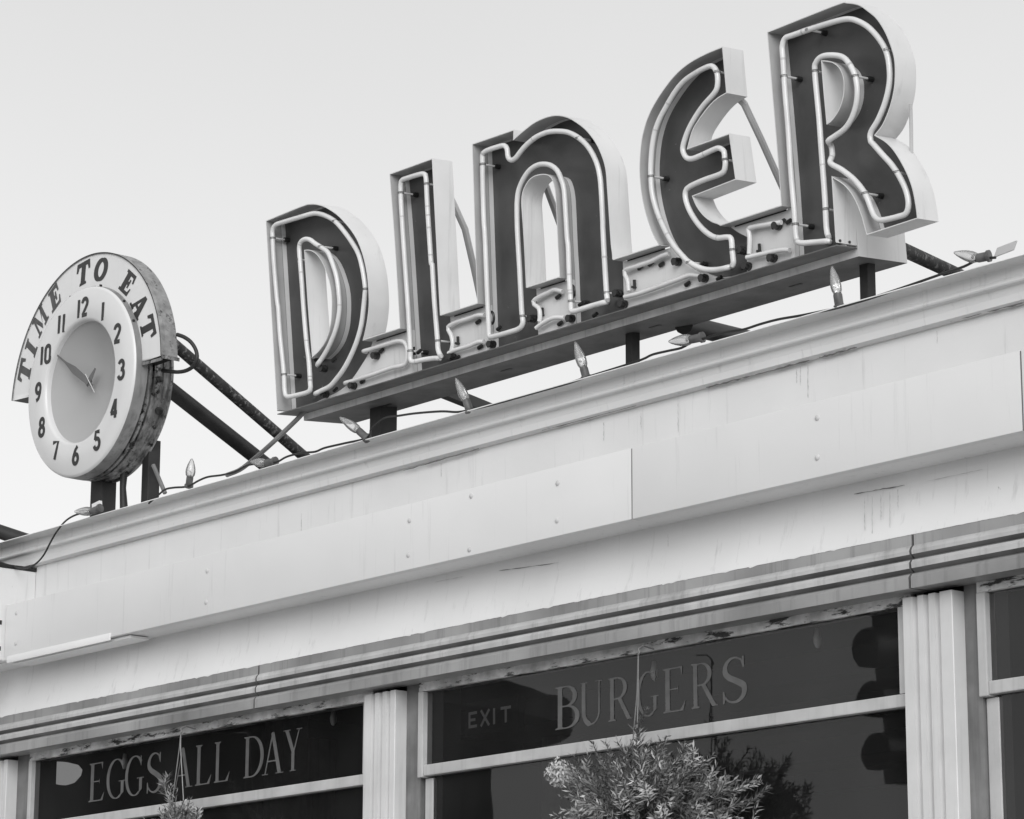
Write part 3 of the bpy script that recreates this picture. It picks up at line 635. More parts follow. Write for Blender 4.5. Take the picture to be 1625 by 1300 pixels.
obj('raceway_bottom', bm, SIGN_UNDER, sign)
gaps = [[(576, 541), (572.2, 553), (566.2, 565.5), (556.5, 581.5), (545.4, 598), (534.3, 611), (519, 622.3), (499.5, 631.5), (485, 638.5), (485, 640), (639, 595.5), (634.6, 521.8)],
        [(699, 500.8), (703, 576), (760.3, 559), (757.4, 482.5)], [(835.5, 457.5), (838.8, 535.5), (890.5, 520), (887.9, 441)],
        [(972.6, 413.5), (974.8, 494.5), (1125, 449), (1125, 439.5), (1100, 434.5), (1080, 424), (1062, 409), (1046.8, 391.5)],
        [(1142, 357.5), (1155, 365), (1169.7, 372.5), (1169.5, 431.5), (1169.5, 435.5), (1244.3, 413), (1239.7, 328)]]
bm = bmesh.new()
for g in gaps: prism(bm, [P2(g)], fr, HALF, HALF+.002)
prism(bm, [[(U_L+.003, V_BOT+.0005), (U_R-.003, V_BOT+.0005), (U_R-.003, V_BOT+.0085), (U_L+.003, V_BOT+.0085)]], fr, HALF-.0005, HALF+.0012)
for (u, v) in ((1000.5, 440), (1029, 450), (720, 540)):
    a, b = s2(u, v, HALF)
obj('raceway_panel', bm, SIGN_WHITE, sign)
BX = .035; BD = .197
bm = bmesh.new()
o0 = fr(U_L+BX, V_BOT-.0245, DEP+.001); Lx = U_R-U_L-BX+.001; Hh = V_TOP-V_BOT+.022
def bq(a, b, c, d, mi): quad(bm, *[o0+S_U*p[0]+S_V*p[1]+S_N*p[2] for p in (a, b, c, d)], mi)
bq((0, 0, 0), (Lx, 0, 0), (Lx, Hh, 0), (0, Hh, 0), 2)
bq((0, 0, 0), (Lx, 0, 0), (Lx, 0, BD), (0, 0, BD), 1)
bq((Lx, 0, 0), (Lx, Hh, 0), (Lx, Hh, BD), (Lx, 0, BD), 0); bq((0, 0, 0), (0, Hh, 0), (0, Hh, BD), (0, 0, BD), 1)
bq((0, Hh, 0), (Lx, Hh, 0), (Lx, Hh, BD), (0, Hh, BD), 0); bq((0, 0, BD), (Lx, 0, BD), (Lx, Hh, BD), (0, Hh, BD), 0)
for q in (.12, .36, .63, .86):     # drip slots and screws under the box
    obox(bm, o0+S_U*(Lx*q)+S_V*(-.0015)+S_N*.09, S_U*.045, S_V*.001, S_N*.012, 3)
obj('raceway_box', bm, [SIGN_WHITE, SIGN_UNDER, SIGN_STRIP, BLACK], sign)
for (u, v) in ((1332.8, 383.5), (1347.5, 385.3)):
    bm = bmesh.new(); k = (u-1327.4)/32*DEP
    tube(bm, [fr(U_R-.001, V_BOT+.012, k), fr(U_R+.003, V_BOT+.012, k)], .004, 8); obj('screw', bm, BLACK, sign)
# conduit tubes and insulators in the raceway
W2 = .024
runs = [[(576.2, 557.8, .04), (577, 557.5), (590, 553.7), (612, 546.5), (630, 541.5), (641, 543), (646, 552), (646.5, 566), (644, 577), (636, 581), (620, 584.5), (590, 595), (560, 604.5), (547.5, 608), (546.5, 608.3, .04)],
        [(769, 500.5), (758, 500.5), (745, 505), (724.6, 511.4), (711.5, 518.5), (711.5, 524), (716, 532), (718.5, 546), (716.5, 556)], [(712, 561), (720, 556.5), (745.4, 548.8), (757, 543.5), (768, 542)],
        [(893, 463), (880, 460), (869.6, 464.7), (858, 470), (846.5, 478), (848, 484), (855, 489), (857, 500), (856, 510)], [(851, 521), (860, 514), (873, 506.5), (884, 504), (896, 504.5)],
        [(1062, 403), (1050, 406.5), (1034, 414.3), (1012, 422), (991.4, 429), (992, 437), (996, 445), (997.8, 462)], [(991.4, 471.5), (1020, 464), (1070.8, 445.7), (1085, 440), (1096.6, 436.5), (1112, 438)],
        [(1240, 353), (1220, 356), (1190, 361.5), (1187.5, 364), (1190, 379), (1189, 403)], [(1185.2, 408.8), (1218.4, 401.4), (1240, 397), (1253, 397)]]
for rn in runs:
    bm = bmesh.new(); tube(bm, catmull([fr(*s2(p[0], p[1], W2), p[2] if len(p) > 2 else W2) for p in rn], .008), .0072, 10)
    obj('connecting_tube', bm, TUBE, sign, smooth=True)
ins = [(608.3,557,0),(600,565,2),(659,557,1),(668,558.5,0),(721,567,2),(729,568,0),(728.8,540.5,1),(762,511,0),(785,505,3),(795,521.5,0),(764.8,551,0),(784,547,2),(848,506,2),(863,495,1),(888.7,471.5,0),(912.8,463.5,3),(925,483,0),(892,513.7,0),(909.5,506,2),(947.7,500,0),(984,466,2),(992.6,483,2),(1019,425,0),(1035.7,419,0),(1053,420,0),(1078,416,2),(1009,451,1),(1094,451,0),(1120.6,442,2),(1144.6,442,0),(1117,420,0),(1181.5,398,2),(1189,423,2),(1207.4,394,1),(1237,359,2),(1245,352,0),(1229.5,410,2),(517.3,585.5,2),(533,571.7,0),(505.5,570,0),(519.5,626,2),(535,618.5,0),(563.7,612.5,2),(578,605.6,0),(1255,352,0)]
for (u, v, t) in ins:
    bm = bmesh.new(); wb = HALF if t != 9 else DEP
    a, b = s2(u, v, wb)
    if t == 0: tube(bm, [fr(a-.010, b-.002, wb-.006), fr(a+.008, b+.003, wb-.007)], [.0065, .0055], 8)
    elif t == 1: tube(bm, [fr(a, b-.014, wb-.006), fr(a+.001, b+.012, wb-.006)], .0045, 8); tube(bm, [fr(a-.001, b-.010, wb), fr(a-.001, b-.010, wb-.016)], .004, 8)
    elif t == 2:
        tube(bm, [fr(a, b, wb-.001), fr(a+.001, b, wb-.012), fr(a+.001, b, wb-.0125), fr(a+.002, b, wb-.026)], [.0125, .0125, .0105, .0100], 12)
        tube(bm, [fr(a-.016, b-.003, wb-.012), fr(a+.014, b+.002, wb-.012)], .0055, 8)
    else: tube(bm, [fr(a+.010*math.cos(q*math.pi/8), b+.019*math.sin(q*math.pi/8), wb-.012) for q in range(17)], .0042, 7, caps=False)
    obj('insulator', bm, BLACK, sign, smooth=True)
# feet, rear braces, back struts
for (u0, u1, v) in ((594, 622, 672), (1000, 1018, 560), (1372, 1394, 460)):
    yy = S_P0.y+.19; a, b = on(u0, v, yy), on(u1, v, yy); bm = bmesh.new()
    box(bm, a.x, a.x+max(.03, (b.x-a.x)*.62), yy-.02, yy+(.05 if u0 < 700 else .012), zat(589.5, -.105)-.016, fr(0, V_BOT-.03, .2).z+.012, bev=.003); obj('foot', bm, POST, sign)
def bar_px(name, bm_par, A, B, ya, yb_, r, m_, n=10, square=False):
    bm = bmesh.new(); p, q = on(*A, ya), on(*B, yb_)
    tube(bm, [p, (p+q)/2, q], r, 4 if square else n); return obj(name, bm, m_, bm_par, smooth=not square)
bar_px('rear_brace', sign, (1424, 392), (1560, 455), .16, .75, .021, RUST, 10)
bar_px('rear_brace', sign, (696, 618), (830, 672), .14, .75, .026, PIPE_DARK, 4, True)
bar_px('rear_brace', sign, (1085, 515), (1210, 545), .14, .7, .030, PIPE_DARK, 12)
bm = bmesh.new(); tube(bm, catmull([on(486, 650, S_P0.y+.06), on(470, 667, S_P0.y+.05), on(430, 705, S_P0.y+.02), on(400, 731, -.08), on(380, 746, -.09), on(360, 754, -.095)], .02), .0082, 8); obj('conduit', bm, ROD, sign, smooth=True)
for P in ([(700, 284, .10), (719, 322, .12), (738, 364, .16), (752, 425, .22), (768, 500, .32)], [(856, 268, .10), (884, 343, .16), (905, 400, .24)], [(1166, 150, .04), (1181, 165, .06), (1208, 222, .16), (1243, 300, .30), (1262, 345, .36)], [(1445, 165, .02), (1446, 205, .04), (1446.5, 260, .06)]):
    bm = bmesh.new(); thin = P[0][0] > 1400
    tube(bm, [on(u, v, S_P0.y+y) for u, v, y in P], .005 if thin else .011, 8); obj('back_strut', bm, STRUT, sign, smooth=True)

# ------------------------------------------------------------------ clock
Y_CK = -.15
CK = on(125.16, 604.95, Y_CK)
k = (CK-CAM).length/(on(125.16, 604.95, -.25)-CAM).length
RN = .2706*k                       # radius of the ring of numerals
yw, tl, rl = R(.8), R(.67), R(-1.93)
cx_ = Vector((math.cos(yw), math.sin(yw), 0)); cn = Vector((math.sin(yw), -math.cos(yw), 0))
cu = up*math.cos(tl)+cn*math.sin(tl); CN = cn*math.cos(tl)-up*math.sin(tl)
CX = cx_*math.cos(rl)+cu*math.sin(rl); CU = -cx_*math.sin(rl)+cu*math.cos(rl)
def cf(a, b, c): return CK + CX*a + CU*b - CN*c        # c = depth behind the ring front
def c2(u, v, wd):
    p = onp(u, v, CK-CN*wd, CN)-CK; return p.dot(CX), p.dot(CU)
RO_ = RN*151.3/117.; RG = RN*97.3/117.
print('clock', RN, RO_, RG, CK)
clock = thing('rooftop_clock', 'round white rooftop clock with curved TIME TO EAT banner over its dial, on black posts', 'clock', (CK.x, CK.y+.1, z_ct))
bm = bmesh.new()
ringp = [(RG-.004, .034), (RG-.002, .010), (RG+.003, .003), (RG+.010, 0), (RO_-.012, .003), (RO_-.006, .006), (RO_-.002, .012), (RO_, .019, 1), (RO_+.001, .060, 1), (RO_-.012, .064, 1)]
lathe(bm, CK, -CN, ringp, 96, ref=CX); dial = obj('dial_ring', bm, [CLOCK_W, RIM_G], clock, smooth=True)
bm = bmesh.new(); pp = [(0, .085)]
for k in range(1, 15):
    r = (RG-.003)*k/14; pp.append((r, .085-.060*(k/14)**2.6))
lathe(bm, CK, -CN, pp, 96, ref=CX); obj('dial_bowl', bm, BOWL, clock, smooth=True)
bm = bmesh.new(); cp = [(RO_-.012, .0645)]
cs = [(.0, .068), (.006, .070), (.007, .080), (-.004, .083), (-.004, .090), (.005, .092), (.006, .106), (.001, .108), (.001, .128), (.007, .131), (.007, .139), (.0, .142), (.0, .160), (.006, .163), (.006, .172), (-.004, .178), (-.012, .186)]
for a, b in cs: cp.append((RO_-.006+a, b))
cp.append((0, .19)); lathe(bm, CK, -CN, cp, 96, ref=CX)
obj('clock_case', bm, CASE, clock, smooth=True)
for (ang, wd, sz) in ((-5, .112, .012), (-23, .135, .015), (-33, .137, .008), (-14, .096, .006)):
    bm = bmesh.new(); a = R(ang); c0 = cf((RO_-.003)*math.cos(a), (RO_-.003)*math.sin(a), wd); n_ = CX*math.cos(a)+CU*math.sin(a)
    tube(bm, [c0-n_*.006, c0+n_*.008, c0+n_*.011], [sz, sz, sz*.6], 10); obj('case_knob', bm, BLACK, clock, smooth=True)
# banner
WB = .036
bR = [c2(257.5, 563.5, WB), c2(20, 636.3, WB), c2(160, 400.3, WB)]
RB = sum(math.hypot(*p) for p in bR)/3; print('banner', bR, [math.hypot(*p) for p in bR])
RI = RO_-.012; BDp = .066
angR, angL = math.degrees(math.atan2(bR[0][1], bR[0][0])), math.degrees(math.atan2(bR[1][1], bR[1][0]))
if angL < 0: angL += 360
print('banner angles', angR, angL)
RBL, RBR, RBT = math.hypot(*bR[1]), math.hypot(*bR[0]), math.hypot(*bR[2])
def rbx(d): # the sheet is not a perfect half circle
    t = (d-angR)/(angL-angR)
    return RBR*(1-t)*(1-2*t)+RBT*4*t*(1-t)+RBL*t*(2*t-1) if True else RB
AA = [angR+(angL-angR)*k/80 for k in range(81)]
outer = [(rbx(d)*math.cos(R(d)), rbx(d)*math.sin(R(d))) for d in AA]
inner = [(RI*math.cos(R(d)), RI*math.sin(R(d))) for d in AA]
bm = bmesh.new(); rim = .0045
for i in range(80):
    o0_, o1_, i0_, i1_ = outer[i], outer[i+1], inner[i], inner[i+1]
    q0, q1 = [Vector(p)*(1-rim/Vector(p).length) for p in (o0_, o1_)]
    quad(bm, cf(*q0, WB), cf(*q1, WB), cf(*i1_, WB), cf(*i0_, WB), 0)
    quad(bm, cf(*q0, WB), cf(*q1, WB), cf(*q1, WB-.005), cf(*q0, WB-.005), 1)
    quad(bm, cf(*q0, WB-.005), cf(*q1, WB-.005), cf(*o1_, WB-.005), cf(*o0_, WB-.005), 2)
    quad(bm, cf(*o0_, WB-.005), cf(*o1_, WB-.005), cf(*o1_, WB+.012), cf(*o0_, WB+.012), 1)
    quad(bm, cf(*o0_, WB+.0125), cf(*o1_, WB+.0125), cf(*o1_, WB+BDp), cf(*o0_, WB+BDp), 1)
    quad(bm, cf(*o0_, WB+BDp), cf(*o1_, WB+BDp), cf(*i1_, WB+BDp), cf(*i0_, WB+BDp), 1)
for (o1_, i1_) in ((outer[0], inner[0]), (outer[-1], inner[-1])):
    quad(bm, cf(*o1_, WB), cf(*i1_, WB), cf(*i1_, WB+BDp), cf(*o1_, WB+BDp), 2)
bmesh.ops.remove_doubles(bm, verts=bm.verts, dist=1e-5)
ban = obj('banner', bm, [BANNER, BANNER_EDGE, BLACK], clock, smooth=True, recalc=False)
bm = bmesh.new()                      # angle strip under the right end
a0 = Vector(inner[0]); a1 = Vector(outer[0])
obox(bm, cf(a0.x+.006, a0.y-.012, WB-.003), (CX*(a1.x-a0.x-.004)), CU*.011, -CN*.003); obox(bm, cf(a1.x-.001, a1.y-.012, WB-.003), CX*.004, CU*.013, -CN*(BDp+.01))
obj('end_strip', bm, CASE, ban)
# letters on the banner
def slab(ch):
    s = .36
    if ch == 'I': return [[(.5-s/2-.02, 0), (.5+s/2-.02, 0), (.5+s/2+.02, 1), (.5-s/2+.02, 1)], [(.18, 0), (.82, 0), (.78, .13), (.22, .13)], [(.18, 1), (.22, .87), (.78, .87), (.82, 1)]]
    if ch == 'T': return [[(.5-s/2-.03, 0), (.5+s/2-.03, 0), (.5+s/2+.03, 1), (.5-s/2+.03, 1)], [(.2, 0), (.78, 0), (.74, .12), (.24, .12)], [(.0, 1), (.02, .80), (.98, .80), (1., 1)], [(-.03, 1), (-.08, .62), (.06, .60), (.16, .82)], [(.84, .82), (.94, .58), (1.07, .60), (1.02, 1)]]
    if ch == 'E': return [[(.10, 0), (.10+s, 0), (.16+s, 1), (.16, 1)], [(.0, 0), (.9, 0), (.9, .17), (.0, .14)], [(.04, 1), (.04, .86), (.88, .82), (.92, 1)], [(.2, .42), (.62, .42), (.62, .58), (.2, .58)], [(.56, .30), (.68, .30), (.70, .70), (.58, .70)], [(.78, .17), (.88, .38), (.96, .36), (.9, .0)], [(.78, .83), (.84, .60), (.96, .62), (.92, 1)]]
    if ch == 'M': return [[(.05, 0), (.20, 0), (.26, 1), (.12, 1)], [(.12, 1), (.36, 1), (.62, .25), (.50, .05)], [(.50, .05), (.62, .25), (.90, 1), (1.02, 1), (.98, .9)], [(.82, 0), (1.06, 0), (1.10, 1), (.86, 1)], [(-.05, 0), (.32, 0), (.32, .12), (-.05, .12)], [(.70, 0), (1.18, 0), (1.18, .12), (.70, .12)], [(.0, 1), (.0, .88), (.3, .88), (.3, 1)], [(.9, 1), (.9, .88), (1.2, .88), (1.2, 1)]]
    if ch == 'A': return [[(.05, 0), (.25, 0), (.58, 1), (.42, 1)], [(.40, 1), (.64, 1.03), (1.02, 0), (.62, 0)], [(.25, .25), (.75, .25), (.72, .40), (.30, .40)], [(-.06, 0), (.34, 0), (.34, .12), (-.06, .12)], [(.56, 0), (1.08, 0), (1.08, .12), (.56, .12)]]
    if ch == 'O': return [ribbon(arcpts(.5, .5, .36, .41, 0, 360, 40), lambda t, s_: .17+.15*abs(t.y))]
HB = .088
bl_ = [('T', 36.8, 588.5), ('I', 47.6, 551), ('M', 61, 508), ('E', 86, 469), ('T', 132.5, 432.5), ('O', 160.5, 428), ('E', 202, 451.5), ('A', 219.5, 487.5), ('T', 233, 522)]
for ch, u, v in bl_:
    a, b = c2(u, v, WB); th = math.atan2(b, a)-math.pi/2; rr = math.hypot(a, b)
    wv = {'T': .080, 'I': .070, 'M': .078, 'E': .076, 'O': .086, 'A': .080}[ch]; kk = [0]
    ex, ey = Vector((math.cos(th), math.sin(th))), Vector((-math.sin(th), math.cos(th)))
    rc = (RB+RI)/2+.003; cc = Vector((a, b))*(rc/rr)*.35+Vector((a, b))*.65; bm = bmesh.new()
    for poly in slab(ch):
        kk[0] += 1
        if ch == 'O':
            n2 = len(poly)//2; loops = [poly[:n2-1], poly[n2+1:]]
        else: loops = [poly]
        lp = [[tuple(cc+ex*((p[0]-.5+.16*(p[1]-.5))*wv)+ey*((p[1]-.5)*HB)) for p in l] for l in loops]
        prism(bm, lp, cf, WB-.0008-.00006*kk[0], WB+.0004, 0, sides=False)
    obj('banner_letter', bm, INK if u > 100 else INK_GREY, ban, recalc=False)
for (u, v) in ((109.5, 471.5), (155.8, 459), (70.5, 521.5), (58.5, 551), (189, 487), (202.5, 516)):
    a, b = c2(u, v, .012); q = Vector((a, b)).normalized()*(RO_+.0035); bm = bmesh.new(); tube(bm, [cf(*q, .024), cf(*q, .016)], .0042, 8); obj('banner_screw', bm, BLACK, ban)
bm = bmesh.new(); tube(bm, [cf((RO_+.0005)*math.cos(R(d)), (RO_+.0005)*math.sin(R(d)), .022) for d in range(82, 150, 2)], .0014, 5); obj('ring_gap_shadow', bm, BLACK, ban)  # black line drawn as the shadow in the gap between ring and banner
# numerals
def dg(ch):
    A = arcpts
    return {'1': [[(.30, 0), (.30, 1)]], '2': [A(.30, .74, .24, .24, 175, -20, 18)+[(.40, .45), (.12, .09)], [(.06, .075), (.56, .075)]],
      '3': [A(.28, .745, .22, .235, 160, -80, 16)+[(.26, .52)], [(.26, .52)]+A(.29, .27, .25, .25, 80, -165, 18)], '4': [[(.44, 0), (.44, 1)], [(.43, .97), (.07, .27)], [(.03, .27), (.60, .27)]],
      '5': [[(.52, .935), (.16, .935), (.12, .52)], [(.12, .52)]+A(.29, .30, .25, .28, 120, -160, 20)], '6': [[(.47, .96), (.25, .75), (.10, .42)]+A(.31, .27, .225, .245, 150, 185, 3), A(.31, .29, .225, .255, 0, 360, 26)],
      '7': [[(.05, .925), (.56, .925), (.24, 0)]], '8': [A(.30, .75, .19, .21, 0, 360, 24), A(.30, .275, .235, .25, 0, 360, 26)],
      '9': [A(.30, .71, .225, .255, 0, 360, 26), [(.525, .73), (.50, .45), (.36, .15), (.14, .05)]], '0': [[(.08, .30)]+A(.31, .74, .23, .225, 180, 0, 14)+A(.31, .265, .23, .225, 0, -180, 14)+[(.08, .30)]]}[ch]
HN, WN = .0765, .068
for hr in range(1, 13):
    th = R(90-30*hr); cxx, cyy = RN*math.cos(th), RN*math.sin(th); s = str(hr); bm = bmesh.new(); kk = 0
    tw = {'1': .26, }; adv = [(.34 if c == '1' else .60) for c in s]; tot = sum(adv)+.12*(len(s)-1); x = -tot/2
    for c, ad in zip(s, adv):
        for path in dg(c):
            pts = [(cxx+(x+(p[0]-.30)+ad/2)*WN, cyy+(p[1]-.5)*HN*.90) for p in path]
            closed = (Vector(pts[0])-Vector(pts[-1])).length < 1e-6 and len(pts) > 8
            kk += 1
            poly = ribbon(pts, .0148)
            if closed:
                n2 = len(poly)//2
                # widths at the closure need the loop direction
                Q = pts[:-1]; outp, inp = [], []
                for i in range(len(Q)):
                    t = (Vector(Q[(i+1) % len(Q)])-Vector(Q[i-1])).normalized(); n_ = Vector((-t.y, t.x)); outp.append(tuple(Vector(Q[i])-n_*.0074)); inp.append(tuple(Vector(Q[i])+n_*.0074))
                loops = [outp, inp[::-1]] if abs(area(outp)) > abs(area(inp)) else [inp, outp[::-1]]
            else: loops = [poly]
            prism(bm, loops, cf, -.0004-.00006*kk, .0006, 0, sides=False)
        x += ad+.12
    obj('numeral', bm, INK, dial, recalc=False)
# hands
bm = bmesh.new()
WH = .044; hub = Vector(c2(139, 606, WH)); H3, T3 = cf(*hub, WH), cf(*c2(91.5, 564, .020), .020); Hd = T3-H3; Hn = Hd.cross(CN).normalized()
prism(bm, [[(a_, b_) for a_, b_ in ((-.16, -.006), (.10, -.012), (.45, -.0145), (.72, -.0045), (1, -.0025), (1, .0025), (.72, .0045), (.45, .0145), (.10, .013), (-.16, .006))]], lambda p, q, c: H3+Hd*p+Hn*q+CN*c, 0, .002)
tube(bm, [cf(*hub, WH-.004), cf(*hub, WH+.012)], .012, 14)
obj('minute_hand', bm, HANDM, clock)
bm = bmesh.new(); d3 = (Vector(c2(147, 594, WH+.006))-hub).normalized(); n3 = Vector((-d3.y, d3.x))
prism(bm, [[tuple(hub+d3*(.06*a)+n3*b) for a, b in ((-.3, -.006), (.3, -.012), (1, -.004), (1, .004), (.3, .012), (-.3, .006))]], cf, WH+.005, WH+.0065); obj('hour_hand', bm, HANDM, clock)
bm = bmesh.new(); q0, q1 = c2(135.5, 594, WH-.006), c2(150, 623, WH-.006); tube(bm, [cf(*q0, WH-.006), cf(*q1, WH-.006)], .0014, 6); obj('second_hand', bm, CLOCK_W, clock)
# conduit loop, posts and pipes
bm = bmesh.new(); wl = .12
lp = [(281, 531, .09), (292, 535, .10), (303, 543, .11), (311, 556, .12), (312.5, 570, .12), (307, 581, .12), (296, 588, .12), (283, 590.5, .11), (270, 589.5, .11), (258, 588, .11)]
tube(bm, catmull([onp(u, v, CK-CN*d, CN) for u, v, d in lp], .01), .0072, 10); obj('conduit_loop', bm, PIPE_DARK, clock, smooth=True)
zr = zat(589.5, -.105)-.016
def post_px(u0, u1, vt, y, m_, dep=.05):
    a, b = on(u0, vt, y), on(u1, vt, y); bm = bmesh.new(); box(bm, a.x, a.x+(b.x-a.x)*.6, y, y+dep, zr, a.z, bev=.002); return obj('post', bm, m_, clock)
post_px(144.5, 176, 755, -.025, POST, .06)
post_px(226.5, 244, 700, .02, POST, .05)
bm = bmesh.new(); tube(bm, [on(197, 745, .0), on(195, 775, .0), on(197, 815, .0)], [.015, .012, .016], 10); obj('post', bm, POST, clock, smooth=True)
bm = bmesh.new(); tube(bm, [on(243, 738, .03), on(262, 783, .05)], .008, 8); obj('stay', bm, ROD, clock, smooth=True)
bar_px('upper_pipe', clock, (272, 543), (520, 757), .02, .9, .0215, RUST, 12)
bar_px('lower_pipe', clock, (262, 612), (450, 760), .02, .7, .029, PIPE_DARK, 14)
pp_ = thing('rooftop_brace', 'dark slanting metal brace behind the cornice at the far left edge', 'brace', on(20, 846, .45))
bar_px('brace_pipe', pp_, (-60, 824), (60, 864), .35, .55, .03, PIPE_DARK, 10)

# ------------------------------------------------------------------ string of bulbs along the cornice
YC = -.100
ls = thing('light_string', 'black cord strung with unlit pointed glass bulbs along the top of the cornice', 'string lights', on(800, 640, YC))
segs = [[(0, 893), (14, 898), (34, 903), (52, 899), (68, 884), (80, 862), (90, 845), (104, 828), (121, 818), (140, 815), (160, 812)],
        [(236, 800), (250, 788), (262, 778), (276, 775), (298, 773), (315, 764), (330, 758), (352, 755), (372, 750), (395, 739), (420, 737), (440, 734), (455, 726), (478, 720), (500, 718), (515, 712), (545, 705), (583, 696), (588, 684), (597, 674), (612, 664), (632, 661), (660, 657), (700, 654), (725, 655), (745, 652)],
        [(745, 652), (790, 641), (850, 624), (900, 610), (930, 600), (975, 586), (1018, 572), (1035, 564), (1060, 558), (1082, 553), (1098, 544), (1118, 538)],
        [(1118, 538), (1150, 529), (1180, 524), (1205, 516), (1235, 508), (1270, 502), (1300, 496), (1332, 489), (1380, 475), (1440, 455), (1500, 434), (1530, 424), (1555, 412), (1580, 410)]]
bm = bmesh.new()
for s in segs: tube(bm, catmull([on(u, v-1, YC) for u, v in s], .012), .0036, 6)
obj('cord', bm, CORD, ls, smooth=True)
BP = [(.0, 0.), (.0035, .002), (.0075, .010), (.0115, .020), (.0145, .031), (.0155, .041), (.0142, .050), (.0105, .056)]
def bulb(tip, base, sock, y, tilt_y=0.):
    a, b, c = on(*tip, y-tilt_y), on(*base, y), on(*sock, y+.01)
    ax = (b-a); Ln = ax.length; ax.normalize(); sc = Ln/.056
    bm = bmesh.new(); fat = .86+.16*((int(tip[0])*37) % 10)/10.; lathe(bm, a, ax, [(r*fat*max(.85, min(sc, 1.15)), w_*sc) for r, w_ in BP], 18)
    g = obj('bulb', bm, BULB, ls, smooth=True)
    bm = bmesh.new(); ax2 = (c-b); L2 = ax2.length; ax2.normalize(); lathe(bm, b, ax2, [(0, -.002), (.0105, -.002), (.0125, .004), (.0125, L2*.75), (.016, L2*.8), (.016, L2), (0, L2)], 14); obj('socket', bm, SOCKET, g, smooth=True)
    bm = bmesh.new()
    for q in range(7):
        an = q*.9; r_ = .006; o = b-ax*(.004+.0035*q); t = ax.orthogonal().normalized(); s_ = ax.cross(t); p = o+(t*math.cos(an)+s_*math.sin(an))*r_
        obox(bm, p, t*.005, s_*.006, ax*.004)
    obj('filament', bm, FIL, g)
bulb((118, 812), (146, 811.5), (160, 806), -.115); bulb((304.6, 727.7), (301.5, 757), (299.5, 773), -.10); bulb((397, 733), (421, 735), (438, 732), -.10, .03)
bulb((539, 662), (569, 683.5), (584, 697), -.105, .02); bulb((723, 600), (739.5, 635), (746, 654), -.10, .01); bulb((912.5, 542), (926, 583), (930.5, 600), -.10)
bulb((1061, 542.5), (1096.5, 539), (1116, 535), -.105); bulb((1320, 422), (1329, 466), (1332.5, 489), -.10); bulb((1513.5, 400.8), (1551, 410), (1571, 406), -.11)
bm = bmesh.new(); a = on(1577, 408, -.10); b = on(1607, 394, -.10)
obox(bm, a, (b.x-a.x, 0, (b.z-a.z)*.55), (0, .006, 0), (.012, 0, .022)); obj('clip_tag', bm, STRUT, ls)
bm = bmesh.new(); a = on(146, 812, -.10); obox(bm, a, (.05, 0, .006), (0, .012, 0), (-.004, 0, .028)); obj('clip_tag', bm, WHITE, ls)

